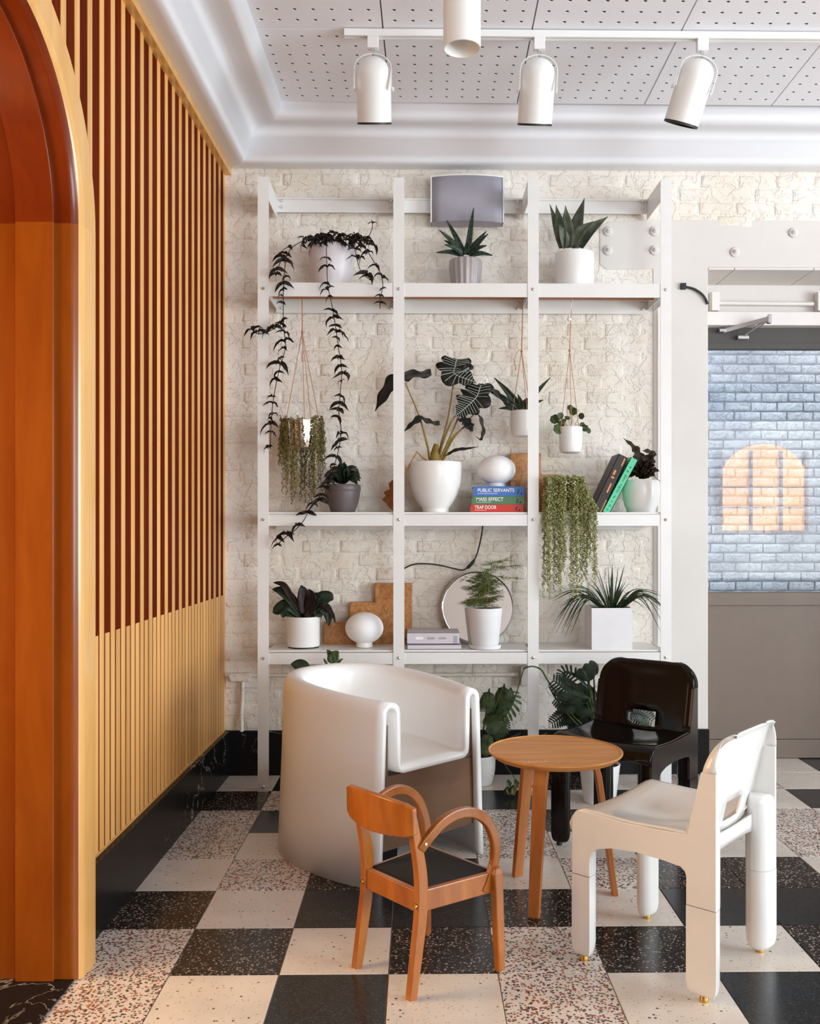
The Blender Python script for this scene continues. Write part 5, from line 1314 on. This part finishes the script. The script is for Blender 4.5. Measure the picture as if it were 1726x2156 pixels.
# ---- plants on the floor -------------------------------------------------------
def gpos(px, py): 
    z_ = EYE * F_PX / (py - CY); return W((px - CX) / F_PX * z_, z_)
def split_leaf(t, stalk, path, w, hint, mat, nsl=4):
    """leaf with slits: two rows of fingers along the midrib"""
    pts = [Vector(p) for p in path]; sp = spline(pts, 7); hv = Vector(hint).normalized(); n = len(sp); b = B()
    if stalk: obj('leaf_stalk', B().tube(spline(stalk, 5), .0042, 6), M['green'], t, world=True, smooth=True)
    b.leaf(sp, w * .20, hint, .15)
    for i in range(2, n - 1, max(1, n // (nsl * 2))):
        u = i / (n - 1); tg = (sp[min(i + 1, n - 1)] - sp[i - 1]).normalized(); sd = tg.cross(hv).normalized(); h = w * .5 * math.sin(math.pi * min(1, .12 + .8 * u)) ** .7
        for s in (-1, 1):
            e = sp[i] + sd * (s * h) + tg * h * .45 - hv * h * .18
            m_ = sp[i].lerp(e, .55) + hv * h * .06
            b.leaf(spline([sp[i], m_, e], 3), h * .27, hint, .1, prof=lambda q: .55 + .45 * math.sin(math.pi * min(1, q * .9)) if q < .95 else .1)
    obj('leaf', b, mat, t, world=True, smooth=60)
# monstera between the tub chair and the table
g = gpos(1006, 1650)
t = thing('floor_monstera', 'split-leaf monstera in a white floor pot between tub chair and table', 'plant', g)
kk = g.y / F_PX; Yg = g.y
pot_part(t, g, smoothprof([(26 * kk, 0), (30 * kk, 4 * kk), (36 * kk, 30 * kk), (37 * kk, 62 * kk)]), M['ceramic'], 36, soil=.012)
A = at(1008, 1592, Yg)
for pth, w_, h_ in (([(1075, 1448), (1078, 1475), (1062, 1500), (1048, 1508)], .15, (.2, -.9, .3)), ([(1062, 1440), (1058, 1465), (1050, 1490)], .11, (-.3, -.9, .3)), ([(1068, 1492), (1050, 1500), (1028, 1515)], .13, (0, -.8, .5)), ([(1030, 1450), (1026, 1475), (1018, 1500)], .10, (-.2, -.9, .2)), ([(1058, 1510), (1040, 1522), (1022, 1530)], .12, (.1, -.8, .5)), ([(1065, 1505), (1062, 1535), (1040, 1555)], .08, (.3, -.9, .2)), ([(1030, 1540), (1024, 1565), (1018, 1590)], .09, (0, -.9, .3)), ([(1020, 1600), (1026, 1620), (1022, 1640)], .07, (.1, -.9, .3))):
    dd_ = random.uniform(-.08, .04); P = [at(x, y, Yg + dd_) for x, y in pth]
    split_leaf(t, [A, A.lerp(P[0], .5) + Vector((.01, 0, .05)), P[0]], P, w_ * .85, h_, M['green'])
obj('aerial_root', B().tube(spline([at(1045, 1530, Yg), at(1062, 1510, Yg - .03), at(1080, 1480, Yg - .04), at(1096, 1430, Yg - .05), at(1104, 1408, Yg - .05), at(1120, 1404, Yg - .05), at(1137, 1409, Yg - .05)], 5), .003, 6), M['fern'], t, world=True, smooth=True)
obj('trailing_stem', B().tube(spline([at(1050, 1590, Yg - .02), at(1064, 1612, Yg - .2), at(1085, 1640, Yg - .28), at(1100, 1655, Yg - .3)], 5), .0022, 6), M['fern'], t, world=True, smooth=True)
for i in range(10):
    p = at(random.uniform(1066, 1090), random.uniform(1630, 1680), Yg - .25); q = p + Vector((random.uniform(-.03, .03), random.uniform(-.02, .02), -.04))
    if q.z < .008: q.z = .01
    if p.z < .02: p.z = .03
    obj('fallen_leaf', B().leaf([p, p.lerp(q, .5), q], .03, (0, -.8, .5), .3), M['pearl2' if i % 3 == 0 else 'green'], t, world=True, smooth=True)
# philodendron behind the black chair
g = gpos(1262, 1668); g = W((1262 - CX) / F_PX * 4.62, 4.62); Yg = g.y; kk = Yg / F_PX
t = thing('floor_philodendron', 'dark split-leaf philodendron in a tapered white pot behind the black chair', 'plant', g)
pot_part(t, g, [(32 * kk, 0), (34 * kk, 3 * kk), (43 * kk, 80 * kk)], M['ceramic'], 36, soil=.012)
A = at(1258, 1590, Yg); random.seed(91)
for pth, w_, h_ in (([(1240, 1470), (1200, 1455), (1160, 1430)], .16, (-.2, -.8, .6)), ([(1235, 1480), (1200, 1480), (1165, 1470)], .14, (-.1, -.8, .5)), ([(1245, 1455), (1215, 1425), (1190, 1415), (1178, 1425)], .11, (-.2, -.8, .5)), ([(1240, 1440), (1235, 1420), (1225, 1405)], .12, (-.1, -.9, .4)), ([(1250, 1430), (1245, 1410), (1238, 1402)], .11, (.1, -.9, .4)), ([(1215, 1495), (1190, 1505), (1158, 1525)], .12, (-.2, -.8, .5)), ([(1225, 1500), (1205, 1515), (1192, 1530)], .11, (-.1, -.9, .4)), ([(1240, 1500), (1235, 1520), (1220, 1535)], .12, (0, -.9, .4)), ([(1258, 1480), (1235, 1465), (1205, 1462)], .15, (0, -.9, .3)), ([(1262, 1500), (1240, 1490), (1215, 1490)], .14, (0, -.9, .3)), ([(1255, 1540), (1245, 1520), (1238, 1505)], .10, (0, -.9, .2)),
                    ([(1310, 1500), (1345, 1500), (1375, 1520)], .14, (.2, -.9, .3)), ([(1310, 1520), (1345, 1530), (1370, 1555)], .12, (.2, -.9, .3)), ([(1300, 1480), (1330, 1465), (1360, 1470)], .14, (.1, -.9, .4)), ([(1290, 1460), (1310, 1435), (1335, 1425)], .13, (.1, -.9, .4))):
    dd_ = random.uniform(-.06, .05); P = [at(x, y, Yg + dd_) for x, y in pth]
    split_leaf(t, [A, A.lerp(P[0], .55) + Vector((0, 0, .04)), P[0]], P, w_ * .8, h_, M['darkgreen'])
for pth in ([(1262, 1560), (1200, 1500), (1168, 1455), (1150, 1428), (1139, 1410), (1120, 1403), (1100, 1408)], [(1258, 1570), (1205, 1515), (1170, 1470), (1156, 1445)], [(1260, 1560), (1245, 1490), (1238, 1430), (1252, 1405)]):
    obj('vine_stem', B().tube(spline([at(x, y, Yg - .02) for x, y in pth], 5), .0042, 6), M['green'], t, world=True, smooth=True)
# plant behind the tub armchair
g = W((690 - CX) / F_PX * 4.56, 4.56); Yg = g.y; kk = Yg / F_PX
t = thing('floor_plant', 'floor plant behind the tub armchair with one heart-shaped leaf showing', 'plant', g)
pot_part(t, g, [(38 * kk, 0), (40 * kk, 4 * kk), (48 * kk, 90 * kk)], M['ceramic'], 32, soil=.012)
A = Vector((g.x, g.y, 88 * kk))
for pth, w_, h_, mt in (([(703, 1396), (702, 1384), (712, 1370)], 26, (.1, -1, .2), 'green'), ([(698, 1396), (698, 1382), (688, 1368)], 16, (-.1, -1, .2), 'green'), ([(706, 1402), (714, 1393), (722, 1386)], 6, (0, -.9, .5), 'green'), ([(690, 1402), (685, 1393), (681, 1386)], 5, (0, -.9, .5), 'green'), ([(650, 1415), (632, 1402), (612, 1398)], 30, (-.2, -.7, .7), 'darkgreen')):
    P = [at(x, y, Yg - .02) for x, y in pth]
    obj('leaf_stalk', B().tube(spline([A, A.lerp(P[0], .6) + Vector((.01, 0, .03)), P[0]], 5), .0035, 6), M['green'], t, world=True)
    obj('leaf', B().leaf(spline(P, 6), w_ * kk, h_, .2, prof=pv), M[mt], t, world=True, smooth=True, solid=.001)
